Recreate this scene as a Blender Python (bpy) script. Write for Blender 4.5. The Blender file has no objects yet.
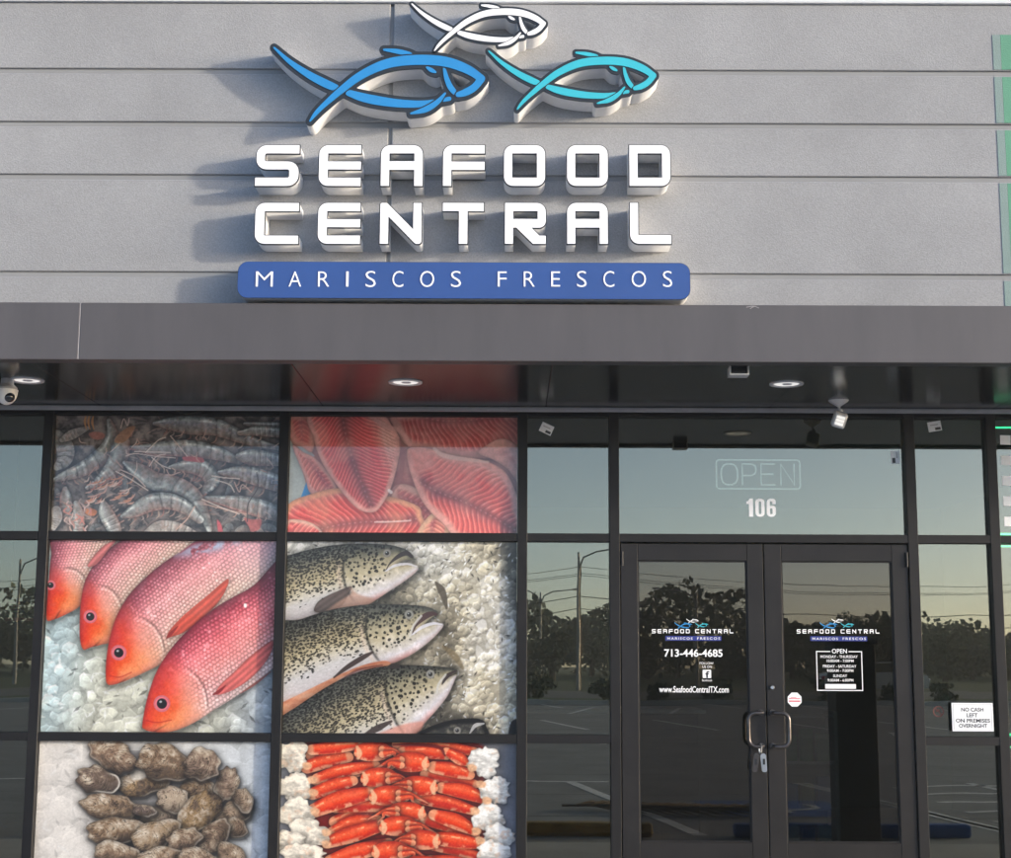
import bpy, bmesh, math, random
import numpy as np
from mathutils import Matrix, Vector

S = bpy.context.scene
COL = S.collection
R = math.radians

# ------------------------------------------------------------------ camera
F_PX, PITCH, YAW, ROLL = 1493.27, 0.1532155, -0.00465505, 0.00479588
CAM_D, CAM_H = 9.3, 1.45
CXP, CYP = 505.5, 429.0


def cam_dir(x, y, z):
    c, s = math.cos(ROLL), math.sin(ROLL)
    x, z = c * x - s * z, s * x + c * z
    c, s = math.cos(PITCH), math.sin(PITCH)
    y, z = c * y - s * z, s * y + c * z
    c, s = math.cos(YAW), math.sin(YAW)
    x, y = c * x + s * y, -s * x + c * y
    return Vector((x, y, z))


cd = bpy.data.cameras.new('camera')
cam = bpy.data.objects.new('camera', cd)
COL.objects.link(cam)
cd.sensor_fit = 'HORIZONTAL'
cd.sensor_width = 36.0
cd.lens = F_PX / 1011.0 * 36.0
cd.clip_start, cd.clip_end = 0.1, 2000.0
rt, fw, up = cam_dir(1, 0, 0), cam_dir(0, 1, 0), cam_dir(0, 0, 1)
cam.matrix_world = Matrix(((rt.x, up.x, -fw.x, 0), (rt.y, up.y, -fw.y, -CAM_D),
                           (rt.z, up.z, -fw.z, CAM_H), (0, 0, 0, 1)))
S.camera = cam


def P(px, py, Y=0.0):
    """world X, Z of a surveyed point on the vertical plane y = Y"""
    d = cam_dir((px - CXP) / F_PX, 1.0, -(py - CYP) / F_PX)
    k = (Y + CAM_D) / d.y
    return d.x * k, CAM_H + d.z * k


# ------------------------------------------------------------------ light
SUN_AZ, SUN_EL = R(66.8), R(8.4)          # azimuth measured from the wall's normal towards +X
w = bpy.data.worlds.new('World')
S.world = w
w.use_nodes = True
nt = w.node_tree
bg = nt.nodes['Background']
sky = nt.nodes.new('ShaderNodeTexSky')
sky.sky_type = 'NISHITA'
sky.sun_disc = False
sky.sun_elevation = SUN_EL
sky.sun_rotation = R(180.0) - SUN_AZ
sky.air_density, sky.dust_density, sky.ozone_density = 0.42, 0.9, 0.6
nt.links.new(sky.outputs[0], bg.inputs[0])
bg.inputs[1].default_value = 0.15
sd = bpy.data.lights.new('sun', 'SUN')
sd.energy = 1.1                          # a hazy low sun
sd.angle = R(2.5)
sd.color = (1.0, 0.90, 0.75)
sun = bpy.data.objects.new('sun', sd)
COL.objects.link(sun)
tosun = Vector((math.sin(SUN_AZ) * math.cos(SUN_EL), -math.cos(SUN_AZ) * math.cos(SUN_EL), math.sin(SUN_EL)))
sun.rotation_euler = tosun.to_track_quat('Z', 'Y').to_euler()
S.view_settings.view_transform = 'Standard'
S.view_settings.look = 'None'
S.view_settings.exposure = 1.93
S.view_settings.gamma = 1.0
S.view_settings.use_curve_mapping = False
S.render.engine = 'CYCLES'
S.cycles.max_bounces = 8
S.cycles.transparent_max_bounces = 12
S.cycles.caustics_reflective = False
S.cycles.caustics_refractive = False


# ------------------------------------------------------------------ materials
def lin(c):
    return tuple((v / 12.92 if v <= 0.04045 else ((v + 0.055) / 1.055) ** 2.4) for v in [x / 255.0 for x in c])


def new_mat(name):
    m = bpy.data.materials.new(name)
    m.use_nodes = True
    return m, m.node_tree, m.node_tree.nodes['Principled BSDF']


def mat(name, col, rough=0.5, metal=0.0, spec=0.5, var=0.12, scale=6.0, bump=0.0, bscale=80.0, stretch=None,
        coat=0.0, fine=0.0):
    """principled paint with noise in colour, roughness and relief"""
    m, t, b = new_mat(name)
    tc = t.nodes.new('ShaderNodeTexCoord')
    src = tc.outputs['Object']
    if stretch:
        mp = t.nodes.new('ShaderNodeMapping')
        mp.inputs['Scale'].default_value = stretch
        t.links.new(src, mp.inputs[0])
        src = mp.outputs[0]
    n = t.nodes.new('ShaderNodeTexNoise')
    n.inputs['Scale'].default_value = scale
    n.inputs['Detail'].default_value = 6
    n.inputs['Roughness'].default_value = 0.65
    t.links.new(src, n.inputs['Vector'])
    r = t.nodes.new('ShaderNodeValToRGB')
    lo = [max(0, c * (1 - var)) for c in col]
    hi = [min(1, c * (1 + var)) for c in col]
    r.color_ramp.elements[0].position, r.color_ramp.elements[1].position = 0.3, 0.7
    r.color_ramp.elements[0].color = (*lo, 1)
    r.color_ramp.elements[1].color = (*hi, 1)
    t.links.new(n.outputs[0], r.inputs[0])
    cout = r.outputs[0]
    if fine > 0:
        n3 = t.nodes.new('ShaderNodeTexNoise')
        n3.inputs['Scale'].default_value = bscale
        n3.inputs['Detail'].default_value = 3
        t.links.new(tc.outputs['Object'], n3.inputs['Vector'])
        mr = t.nodes.new('ShaderNodeMapRange')
        mr.inputs[1].default_value, mr.inputs[2].default_value = 0.3, 0.7
        mr.inputs[3].default_value, mr.inputs[4].default_value = 1 - fine, 1 + fine
        t.links.new(n3.outputs[0], mr.inputs[0])
        mx = t.nodes.new('ShaderNodeVectorMath')
        mx.operation = 'SCALE'
        t.links.new(cout, mx.inputs[0])
        t.links.new(mr.outputs[0], mx.inputs['Scale'])
        cout = mx.outputs[0]
    t.links.new(cout, b.inputs['Base Color'])
    b.inputs['Roughness'].default_value = rough
    b.inputs['Metallic'].default_value = metal
    b.inputs['Specular IOR Level'].default_value = spec
    b.inputs['Coat Weight'].default_value = coat
    b.inputs['Coat Roughness'].default_value = 0.05
    if bump > 0:
        n2 = t.nodes.new('ShaderNodeTexNoise')
        n2.inputs['Scale'].default_value = bscale
        n2.inputs['Detail'].default_value = 4
        t.links.new(tc.outputs['Object'], n2.inputs['Vector'])
        bp = t.nodes.new('ShaderNodeBump')
        bp.inputs['Strength'].default_value = bump
        bp.inputs['Distance'].default_value = 0.01
        t.links.new(n2.outputs[0], bp.inputs['Height'])
        t.links.new(bp.outputs[0], b.inputs['Normal'])
    return m


def emit_mat(name, col, strength):
    m, t, b = new_mat(name)
    b.inputs['Base Color'].default_value = (*col, 1)
    b.inputs['Emission Color'].default_value = (*col, 1)
    b.inputs['Emission Strength'].default_value = strength
    return m


def glass_mat(name, refl, tint, gcol, wav=0.0):
    """coated tinted pane: part mirror, part clear"""
    m = bpy.data.materials.new(name)
    m.use_nodes = True
    t = m.node_tree
    t.nodes.remove(t.nodes['Principled BSDF'])
    out = t.nodes['Material Output']
    tr = t.nodes.new('ShaderNodeBsdfTransparent')
    tr.inputs[0].default_value = (*tint, 1)
    gl = t.nodes.new('ShaderNodeBsdfGlossy')
    gl.inputs['Color'].default_value = (*gcol, 1)
    gl.inputs['Roughness'].default_value = 0.0
    mx = t.nodes.new('ShaderNodeMixShader')
    lw = t.nodes.new('ShaderNodeLayerWeight')
    lw.inputs[0].default_value = 0.3
    mr = t.nodes.new('ShaderNodeMapRange')
    mr.inputs[3].default_value, mr.inputs[4].default_value = refl, 1.0
    t.links.new(lw.outputs['Fresnel'], mr.inputs[0])
    mr.inputs[1].default_value = 0.06
    t.links.new(mr.outputs[0], mx.inputs[0])
    t.links.new(tr.outputs[0], mx.inputs[1])
    t.links.new(gl.outputs[0], mx.inputs[2])
    t.links.new(mx.outputs[0], out.inputs[0])
    if wav > 0:                                    # slight roller-wave of tempered glass
        tc = t.nodes.new('ShaderNodeTexCoord')
        n = t.nodes.new('ShaderNodeTexNoise')
        n.inputs['Scale'].default_value = 2.2
        n.inputs['Detail'].default_value = 1
        t.links.new(tc.outputs['Object'], n.inputs['Vector'])
        bp = t.nodes.new('ShaderNodeBump')
        bp.inputs['Strength'].default_value = wav
        bp.inputs['Distance'].default_value = 0.01
        t.links.new(n.outputs[0], bp.inputs['Height'])
        t.links.new(bp.outputs[0], gl.inputs['Normal'])
    return m


M = {}
M['stucco'] = mat('stucco', (0.286, 0.290, 0.296), 0.9, spec=0.2, var=0.11, scale=1.3, bump=0.22, bscale=150, fine=0.11)
M['stucco_groove'] = mat('stucco_groove', (0.26, 0.265, 0.27), 0.9, spec=0.2, var=0.06, scale=2)
M['green_stucco'] = mat('green_stucco', (0.12, 0.29, 0.20), 0.9, spec=0.2, var=0.06, scale=2.2, bump=0.3, bscale=170, fine=0.13)  # wall tint with the green glow put into its colour
M['pale_green_glow_stucco'] = mat('pale_green_glow_stucco', (0.21, 0.28, 0.265), 0.9, spec=0.2, var=0.06, scale=2.2, bump=0.3, bscale=170, fine=0.13)
M['coping'] = mat('coping', (0.6, 0.61, 0.62), 0.4, spec=0.5, var=0.05)
M['fascia'] = mat('fascia_paint', (0.081, 0.075, 0.077), 0.45, spec=0.4, var=0.12, scale=1.6, bump=0.10, bscale=4, stretch=(2.5, 2.5, 0.5))
M['seam'] = mat('seam_sealant', (0.35, 0.33, 0.33), 0.6, var=0.2)
M['soffit'] = mat('soffit_panel', (0.007, 0.0066, 0.007), 0.19, spec=0.45, var=0.25, scale=3, bump=0.04, bscale=9)
M['alum'] = mat('dark_bronze_aluminium', (0.010, 0.0090, 0.0086), 0.5, spec=0.3, var=0.3, scale=5, bump=0.05, bscale=40)
M['door_alum'] = mat('door_bronze_aluminium', (0.014, 0.0124, 0.0116), 0.45, spec=0.3, var=0.3, scale=4, bump=0.05, bscale=40)
M['trim_grey'] = mat('trim_grey', (0.42, 0.42, 0.43), 0.4, var=0.15)
M['white_vinyl'] = mat('white_vinyl', (0.82, 0.83, 0.84), 0.4, var=0.03)
M['white_plastic'] = mat('white_plastic', (0.74, 0.73, 0.71), 0.35, var=0.05)
M['acrylic_white'] = mat('acrylic_white', (0.90, 0.90, 0.91), 0.25, var=0.02)
M['return_white'] = mat('letter_return_white', (0.74, 0.745, 0.755), 0.4, var=0.06, scale=20)
M['black'] = mat('black_trim', (0.012, 0.013, 0.015), 0.35, var=0.1)
M['charcoal'] = mat('charcoal_face', (0.018, 0.022, 0.026), 0.4, var=0.1)
M['blue_face'] = mat('blue_acrylic', (0.022, 0.225, 0.52), 0.3, var=0.05)
M['cyan_face'] = mat('cyan_acrylic', (0.04, 0.44, 0.53), 0.3, var=0.05)
M['panel_blue'] = mat('panel_blue', (0.026, 0.070, 0.24), 0.3, var=0.07, scale=3)
M['decal_blue'] = mat('decal_blue', (0.012, 0.025, 0.20), 0.5, var=0.05)
M['steel_dark'] = mat('worn_bronze_handle', (0.10, 0.09, 0.085), 0.28, metal=0.8, var=0.25, scale=20)
M['steel'] = mat('steel', (0.55, 0.54, 0.52), 0.3, metal=1.0, var=0.1)
M['red'] = mat('red_print', (0.62, 0.04, 0.08), 0.5, var=0.05)
M['lens'] = mat('black_lens', (0.006, 0.006, 0.008), 0.08, spec=0.8, var=0.05)
M['lamp_glass'] = emit_mat('lamp_diffuser', (0.85, 0.83, 0.79), 0.22)
M['grey_plastic'] = mat('grey_plastic', (0.42, 0.42, 0.42), 0.45, var=0.08)
M['asphalt'] = mat('worn_concrete_paving', (0.27, 0.272, 0.27), 0.85, spec=0.3, var=0.22, scale=0.8, bump=0.2, bscale=60)
M['concrete'] = mat('concrete', (0.44, 0.435, 0.42), 0.85, spec=0.3, var=0.15, scale=1.4, bump=0.2, bscale=50)
M['road'] = mat('road_asphalt', (0.14, 0.14, 0.138), 0.85, var=0.15, scale=0.5)
M['grass'] = mat('grass_ground', (0.055, 0.085, 0.03), 0.95, var=0.4, scale=1.2)
M['paint_white'] = mat('road_paint_white', (0.80, 0.80, 0.78), 0.7, var=0.25, scale=9)
M['paint_blue'] = mat('road_paint_blue', (0.03, 0.10, 0.34), 0.6, var=0.25, scale=9)
M['paint_yellow'] = mat('paint_yellow', (0.32, 0.21, 0.05), 0.7, var=0.25, scale=9)
M['pillar_dark'] = mat('pillar_dark', (0.075, 0.078, 0.078), 0.6, var=0.2, scale=4)
M['bark'] = mat('bark', (0.09, 0.07, 0.05), 0.9, var=0.3, scale=8)
M['leaf'] = mat('leaf', (0.065, 0.09, 0.045), 0.7, var=0.5, scale=1.5)
M['leaf2'] = mat('leaf_dark', (0.05, 0.075, 0.04), 0.7, var=0.5, scale=1.5)
M['galv'] = mat('galvanised', (0.25, 0.25, 0.25), 0.5, metal=0.6, var=0.1)
M['wood_pole'] = mat('pole_wood', (0.10, 0.075, 0.055), 0.9, var=0.3)
M['wire'] = mat('wire_black', (0.02, 0.02, 0.02), 0.6, var=0.1)
M['floor_tile'] = mat('floor_tile', (0.20, 0.19, 0.18), 0.3, var=0.12, scale=3)
M['inner_wall'] = mat('inner_wall', (0.22, 0.22, 0.215), 0.8, var=0.1, scale=2)
M['inner_ceiling'] = mat('inner_ceiling', (0.18, 0.18, 0.18), 0.8, var=0.1)
M['counter'] = mat('counter', (0.10, 0.09, 0.085), 0.4, var=0.2)
M['pack_green'] = mat('packet_green', (0.10, 0.32, 0.12), 0.5, var=0.3, scale=12)
M['pack_yellow'] = mat('packet_yellow', (0.62, 0.45, 0.06), 0.5, var=0.3, scale=12)
M['pack_blue'] = mat('packet_blue', (0.08, 0.22, 0.55), 0.5, var=0.3, scale=12)
M['car_silver'] = mat('car_paint_silver', (0.45, 0.46, 0.47), 0.25, metal=0.4, var=0.04, coat=0.6)
M['car_white'] = mat('car_paint_white', (0.7, 0.7, 0.7), 0.25, var=0.04, coat=0.6)
M['car_glass'] = mat('car_glass', (0.01, 0.012, 0.014), 0.05, spec=0.9, var=0.05)
M['tyre'] = mat('tyre_rubber', (0.02, 0.02, 0.02), 0.85, var=0.1)
M['neon'] = emit_mat('neon_tube', (0.82, 0.90, 0.87), 0.22)  # weak emission added so the unlit-looking tubes show through the glass
M['led_green'] = emit_mat('green_led', (0.04, 0.85, 0.35), 2.6)
M['glass'] = glass_mat('window_glass', 0.175, (0.42, 0.47, 0.46), (0.98, 0.90, 0.70), 0.03)
M['door_glass'] = glass_mat('door_glass', 0.078, (0.40, 0.42, 0.42), (1.0, 0.86, 0.68), 0.03)


# ------------------------------------------------------------------ helpers
def tag(o, label=None, cat=None, group=None, kind=None):
    if label: o['label'] = label
    if cat: o['category'] = cat
    if group: o['group'] = group
    if kind: o['kind'] = kind
    return o


def empty(name, loc=(0, 0, 0), label=None, cat=None, group=None):
    o = bpy.data.objects.new(name, None)
    o.empty_display_size = 0.1
    o.location = loc
    COL.objects.link(o)
    return tag(o, label, cat, group)


def link_mesh(name, me, m, parent=None, smooth=False):
    o = bpy.data.objects.new(name, me)
    if m is not None:
        me.materials.clear()
        me.materials.append(M[m] if isinstance(m, str) else m)
    if smooth:
        me.polygons.foreach_set('use_smooth', [True] * len(me.polygons))
    COL.objects.link(o)
    if parent is not None:
        o.parent = parent                    # world coordinates are kept by the caller
        pm = Matrix.Identity(4)
        q = parent
        locs = []
        while q is not None:
            locs.append(q.location.copy())
            q = q.parent
        for l in locs:
            pm = Matrix.Translation(l) @ pm
        o.location = (0, 0, 0)
        me.transform(pm.inverted())
    return o


def rebase(o, loc):
    """move the origin of an unparented mesh object to loc"""
    o.data.transform(Matrix.Translation(-Vector(loc)))
    o.location = loc
    return o


class MB:
    """collects shapes into one mesh"""
    def __init__(self):
        self.bm = bmesh.new()

    def box(self, x0, x1, y0, y1, z0, z1, bev=0.0, seg=2):
        r = bmesh.ops.create_cube(self.bm, size=1.0)
        vs = r['verts']
        for v in vs:
            v.co = Vector((x0 + (v.co.x + .5) * (x1 - x0), y0 + (v.co.y + .5) * (y1 - y0), z0 + (v.co.z + .5) * (z1 - z0)))
        if bev > 0:
            es = list({e for v in vs for e in v.link_edges})
            bmesh.ops.bevel(self.bm, geom=es, offset=bev, segments=seg, affect='EDGES', profile=0.5)
        return self

    def tube(self, pts, r, n=10, cap=True):
        pts = [Vector(p) for p in pts]
        rs = r if isinstance(r, (list, tuple)) else [r] * len(pts)
        rings = []
        prev = None
        for i, p in enumerate(pts):
            if i == 0: d = pts[1] - p
            elif i == len(pts) - 1: d = p - pts[i - 1]
            else: d = (pts[i + 1] - p).normalized() + (p - pts[i - 1]).normalized()
            d.normalize()
            if prev is None:
                a = Vector((0, 0, 1)) if abs(d.z) < 0.9 else Vector((1, 0, 0))
                u = d.cross(a).normalized()
            else:
                u = (prev - d * prev.dot(d)).normalized()
            prev = u
            v = d.cross(u)
            rings.append([self.bm.verts.new(p + (u * math.cos(2 * math.pi * k / n) + v * math.sin(2 * math.pi * k / n)) * rs[i]) for k in range(n)])
        for a, b in zip(rings, rings[1:]):
            for k in range(n):
                self.bm.faces.new((a[k], a[(k + 1) % n], b[(k + 1) % n], b[k]))
        if cap:
            self.bm.faces.new(rings[0][::-1])
            self.bm.faces.new(rings[-1])
        return self

    def lathe(self, prof, c=(0, 0, 0), axis='Z', n=32):
        """prof: list of (radius, height)"""
        rings = []
        c = Vector(c)
        for r, h in prof:
            ring = []
            for k in range(n):
                a = 2 * math.pi * k / n
                if axis == 'Z': q = Vector((r * math.cos(a), r * math.sin(a), h))
                elif axis == 'Y': q = Vector((r * math.cos(a), h, r * math.sin(a)))
                else: q = Vector((h, r * math.cos(a), r * math.sin(a)))
                ring.append(self.bm.verts.new(c + q))
            rings.append(ring)
        for a, b in zip(rings, rings[1:]):
            for k in range(n):
                self.bm.faces.new((a[k], a[(k + 1) % n], b[(k + 1) % n], b[k]))
        if prof[0][0] > 1e-6: self.bm.faces.new(rings[0][::-1])
        if prof[-1][0] > 1e-6: self.bm.faces.new(rings[-1])
        return self

    def quad(self, a, b, c, d):
        self.bm.faces.new([self.bm.verts.new(p) for p in (a, b, c, d)])
        return self

    def xform(self, mx):
        bmesh.ops.transform(self.bm, matrix=mx, verts=self.bm.verts)
        return self

    def build(self, name, m, parent=None, smooth=False):
        bmesh.ops.remove_doubles(self.bm, verts=self.bm.verts, dist=1e-6)
        bmesh.ops.recalc_face_normals(self.bm, faces=self.bm.faces)
        me = bpy.data.meshes.new(name)
        self.bm.to_mesh(me)
        self.bm.free()
        if smooth:
            me.polygons.foreach_set('use_smooth', [True] * len(me.polygons))
            try: me.set_sharp_from_angle(angle=R(35))
            except Exception: pass
        return link_mesh(name, me, m, parent)


def fillet(pts, default=0.0, n=6):
    """polygon with per-corner radius -> list of 2-D points"""
    out = []
    L = len(pts)
    for i in range(L):
        p = Vector(pts[i][:2])
        r = pts[i][2] if len(pts[i]) > 2 else default
        a = Vector(pts[i - 1][:2]); b = Vector(pts[(i + 1) % L][:2])
        if r <= 0:
            out.append((p.x, p.y)); continue
        u = (a - p); v = (b - p)
        lu, lv = u.length, v.length
        u.normalize(); v.normalize()
        ang = math.acos(max(-1, min(1, u.dot(v))))
        if ang > 3.1 or ang < 0.05:
            out.append((p.x, p.y)); continue
        t = min(r / math.tan(ang / 2), lu * .49, lv * .49)
        rr = t * math.tan(ang / 2)
        bis = (u + v).normalized()
        c = p + bis * (rr / math.sin(ang / 2))
        s0 = p + u * t - c
        s1 = p + v * t - c
        a0 = math.atan2(s0.y, s0.x); a1 = math.atan2(s1.y, s1.x)
        da = (a1 - a0 + math.pi) % (2 * math.pi) - math.pi
        for k in range(n + 1):
            q = a0 + da * k / n
            out.append((c.x + rr * math.cos(q), c.y + rr * math.sin(q)))
    return out


def curve_mesh(loops, depth, offset=0.0):
    """filled 2-D outline (holes by even-odd) extruded; returns mesh in X,Y with thickness along Z centred"""
    cu = bpy.data.curves.new('outline', 'CURVE')
    cu.dimensions = '2D'
    cu.fill_mode = 'BOTH' if depth > 0 else 'FRONT'
    cu.extrude = depth / 2
    cu.offset = offset
    for lp in loops:
        sp = cu.splines.new('POLY')
        sp.points.add(len(lp) - 1)
        for q, (x, y) in zip(sp.points, lp):
            q.co = (x, y, 0, 1)
        sp.use_cyclic_u = True
    ob = bpy.data.objects.new('outline', cu)
    COL.objects.link(ob)
    bpy.context.view_layer.update()
    me = bpy.data.meshes.new_from_object(ob.evaluated_get(bpy.context.evaluated_depsgraph_get()))
    bpy.data.objects.remove(ob)
    bpy.data.curves.remove(cu)
    return me


TO_WALL = Matrix(((1, 0, 0, 0), (0, 0, -1, 0), (0, 1, 0, 0), (0, 0, 0, 1)))   # x,y,z -> x,-z,y  (local +Z looks at the street)


def wall_shape(name, loops, y_back, depth, m, parent=None, offset=0.0):
    """outline given in world X,Z, standing on plane y_back, projecting 'depth' to the street"""
    me = curve_mesh(loops, depth, offset)
    me.transform(Matrix.Translation((0, y_back - depth / 2, 0)) @ TO_WALL)
    return link_mesh(name, me, m, parent)


def text_mesh(body, depth=0.0, bold=0.0, spacing=1.0):
    cu = bpy.data.curves.new('text', 'FONT')
    cu.body = body
    cu.size = 1.0
    cu.extrude = depth / 2
    cu.offset = bold
    cu.space_character = spacing
    cu.resolution_u = 4
    ob = bpy.data.objects.new('text', cu)
    COL.objects.link(ob)
    bpy.context.view_layer.update()
    me = bpy.data.meshes.new_from_object(ob.evaluated_get(bpy.context.evaluated_depsgraph_get()))
    bpy.data.objects.remove(ob)
    bpy.data.curves.remove(cu)
    return me


def fit_text(name, body, x0, x1, z0, z1, Y, m, parent=None, bold=0.0, spacing=1.0, depth=0.0, rot=0.0):
    me = text_mesh(body, depth, bold, spacing)
    n = len(me.vertices)
    co = np.empty(n * 3, np.float32)
    me.vertices.foreach_get('co', co)
    co = co.reshape(-1, 3)
    a, b = co.min(0), co.max(0)
    out = np.empty_like(co)
    out[:, 0] = x0 + (co[:, 0] - a[0]) / (b[0] - a[0]) * (x1 - x0)
    out[:, 2] = z0 + (co[:, 1] - a[1]) / (b[1] - a[1]) * (z1 - z0)
    out[:, 1] = Y - co[:, 2]
    if rot:
        cx, cz = (x0 + x1) / 2, (z0 + z1) / 2
        dx, dz = out[:, 0] - cx, out[:, 2] - cz
        out[:, 0] = cx + dx * math.cos(rot) - dz * math.sin(rot)
        out[:, 2] = cz + dx * math.sin(rot) + dz * math.cos(rot)
    me.vertices.foreach_set('co', out.ravel())
    me.update()
    return link_mesh(name, me, m, parent)


def px_rect(px0, py0, px1, py1, Y):
    x0, z1 = P(px0, py0, Y)
    x1, z0 = P(px1, py1, Y)
    return x0, x1, z0, z1

# ------------------------------------------------------------------ ground (structure)
def sheet(name, x0, x1, y0, y1, z, m):
    o = MB().quad((x0, y0, z), (x1, y0, z), (x1, y1, z), (x0, y1, z)).build(name, m)
    return tag(o, kind='structure')


sheet('ground', -320, 320, -320, 120, -0.034, 'grass')
sheet('parking_lot', -70, 70, -41.5, -2.9, -0.020, 'asphalt')
sheet('road', -319, 319, -66, -51, -0.028, 'road')
tag(MB().box(-30, 30, -3.0, 9.0, -0.3, 0.0, 0.01).build('pavement', 'concrete'), kind='structure')
tag(MB().box(-70, 70, -41.7, -41.5, -0.1, 0.13, 0.02).build('kerb', 'concrete'), kind='structure')
mb = MB()


def stripe(b, x0, y0, x1, y1, wd=0.13, z=-0.016):
    d = Vector((x1 - x0, y1 - y0, 0)).normalized()
    n = Vector((-d.y, d.x, 0)) * wd / 2
    a, c = Vector((x0, y0, z)), Vector((x1, y1, z))
    b.quad(a - n, a + n, c + n, c - n)


SK = -0.16
for k in range(-7, 9):
    x = 1.62 + k * 2.75
    stripe(mb, x, -3.7, x + SK * 5.6, -9.3)
    for yy in (-17.5, -32.5):
        stripe(mb, x, yy, x - SK * 5.6, yy - 5.2)
        stripe(mb, x + SK * 5.6, yy - 10.4, x, yy - 5.2)
stripe(mb, -20, -9.3, 1.2, -9.3)
for k in range(6):                                   # hatched access aisle right of the blue stop
    stripe(mb, 4.5, -3.9 - k * 0.95, 6.4, -4.5 - k * 0.95)
stripe(mb, 4.42, -3.7, 3.55, -9.3)
stripe(mb, 6.5, -3.7, 5.6, -9.3)
tag(mb.build('parking_marking', 'paint_white'), kind='structure')
mb = MB()
for yy in (-5.2, -7.6, -10.4, -14.0, -18.0, -23.0, -29.0, -36.0):
    stripe(mb, -60, yy, 60, yy, 0.03, -0.0185)
M['joint'] = mat('paving_joint', (0.05, 0.05, 0.05), 0.9, var=0.2)
tag(mb.build('paving_joint', 'joint'), kind='structure')
mb = MB()
mb.quad((2.1, -5.3, -0.016), (3.5, -5.3, -0.016), (3.3, -6.9, -0.016), (1.9, -6.9, -0.016))
tag(mb.build('accessible_bay_marking', 'paint_blue'), kind='structure')
mb = MB()                                            # wheelchair mark in white
mb2 = []
for k in range(14):
    a0, a1 = -0.6 + k * 0.3, -0.6 + (k + 1) * 0.3
    stripe(mb, 2.72 + .38 * math.cos(a0), -6.25 + .38 * math.sin(a0), 2.72 + .38 * math.cos(a1), -6.25 + .38 * math.sin(a1), 0.09, -0.012)
stripe(mb, 2.72, -6.05, 2.72, -5.6, 0.1, -0.012)
stripe(mb, 2.72, -6.05, 2.3, -6.05, 0.1, -0.012)
tag(mb.build('wheelchair_marking', 'paint_white'), kind='structure')

# ------------------------------------------------------------------ morning haze
hz = MB().box(-325, 325, -325, 125, -1.1, 16.0).build('haze', None)
tag(hz, kind='stuff')
hm_ = bpy.data.materials.new('haze')
hm_.use_nodes = True
hn = hm_.node_tree
hn.nodes.remove(hn.nodes['Principled BSDF'])
pv = hn.nodes.new('ShaderNodeVolumePrincipled')
pv.inputs['Color'].default_value = (0.92, 0.95, 0.96, 1)
pv.inputs['Density'].default_value = 0.0012
pv.inputs['Anisotropy'].default_value = 0.2
hn.links.new(pv.outputs[0], hn.nodes['Material Output'].inputs['Volume'])
hz.data.materials.append(hm_)

# ------------------------------------------------------------------ the shop building
YW, YF, ZS = -1.45, -1.573, 3.017
B = empty('shop_building', (0, 0, 0), 'single storey grey stucco shopfront with dark bronze window grid, double door and flat canopy', 'building')
XL, XR = -7.0, 7.0
cw = 505.0
ztop = P(cw, 4, YW)[1]
zbot = P(cw, 303.5, YW)[1] - 0.05
gz = [P(cw, y, YW)[1] for y in (72.0, 125.2, 178.0, 275.5)]
GH = 0.0155
rows = []
e = ztop
for g in gz:
    rows.append((e, g + GH)); e = g - GH
rows.append((e, zbot))
XJ = P(389.8, 150, YW)[0]
MB().box(XL, XR, YW + 0.014, YW + 0.3, zbot, ztop - 0.01).build('wall_backing', 'stucco_groove', B)
for z1, z0 in rows:
    for a, b in ((XL, XJ - 0.010), (XJ + 0.010, XR)):
        MB().box(a, b, YW, YW + 0.03, z0, z1, 0.004, 1).build('wall_panel', 'stucco', B)
XG, XG2 = P(998.5, 170, YW)[0], P(1006.5, 170, YW)[0]  # green glow at the wall's right end, painted as two flat tones
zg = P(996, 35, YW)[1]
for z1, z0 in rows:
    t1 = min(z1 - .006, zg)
    MB().box(XG, XG2 - .0005, YW - 0.003, YW + 0.01, z0 + .006, t1).build('painted_glow_band', 'pale_green_glow_stucco', B)
    MB().box(XG2 + .0005, XR - .01, YW - 0.003, YW + 0.01, z0 + .006, t1).build('painted_glow_band', 'green_stucco', B)
MB().box(XL - .02, XR + .02, YW - 0.02, YW + 0.34, ztop + 0.002, ztop + 0.035, 0.006).build('wall_coping', 'coping', B)
# canopy
zf0 = ZS - 0.012
zf1 = P(cw, 304.0, YF)[1]
XS = P(79.3, 330, YF)[0]
MB().box(XL, XS - .002, YF, YF + 0.10, zf0, zf1, 0.004).build('fascia', 'fascia', B)
MB().box(XS + .002, XR, YF, YF + 0.10, zf0, zf1, 0.004).build('fascia', 'fascia', B)
MB().box(XS - .0019, XS + .0019, YF + 0.001, YF + 0.06, zf0 + .004, zf1 - .004).build('fascia_seam', 'seam', B)
xq, zq = P(750, 308, YF)
sc_ = MB()
for k, (dx, dz, l_, an) in enumerate(((-.02, .004, .05, .1), (.012, .010, .035, -.3), (.0, -.004, .022, .5))):
    sc_.tube([(xq + dx, YF - .0006, zq + dz), (xq + dx + l_ * .5, YF - .0012, zq + dz + l_ * an * .5 + .002), (xq + dx + l_, YF - .0006, zq + dz + l_ * an)], .0022, 5)
sc_.build('fascia_scuff', 'seam', B)
MB().box(XL, XR, YF + .102, YW + .02, zf1 - .03, zf1 - 0.004).build('canopy_top', 'fascia', B)
nP = 10
wp = (XR - XL) / nP
for k in range(nP):
    a = XL + k * wp + 0.21
    MB().box(a + 0.0012, a + wp - 0.0012, YF + 0.103, 0.0, ZS, ZS + 0.05, 0.003, 1).build('soffit_panel', 'soffit', B)
MB().box(XL, XR, YF + .104, 0.1, ZS + 0.052, ZS + 0.09).build('soffit_backing', 'black', B)
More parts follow.
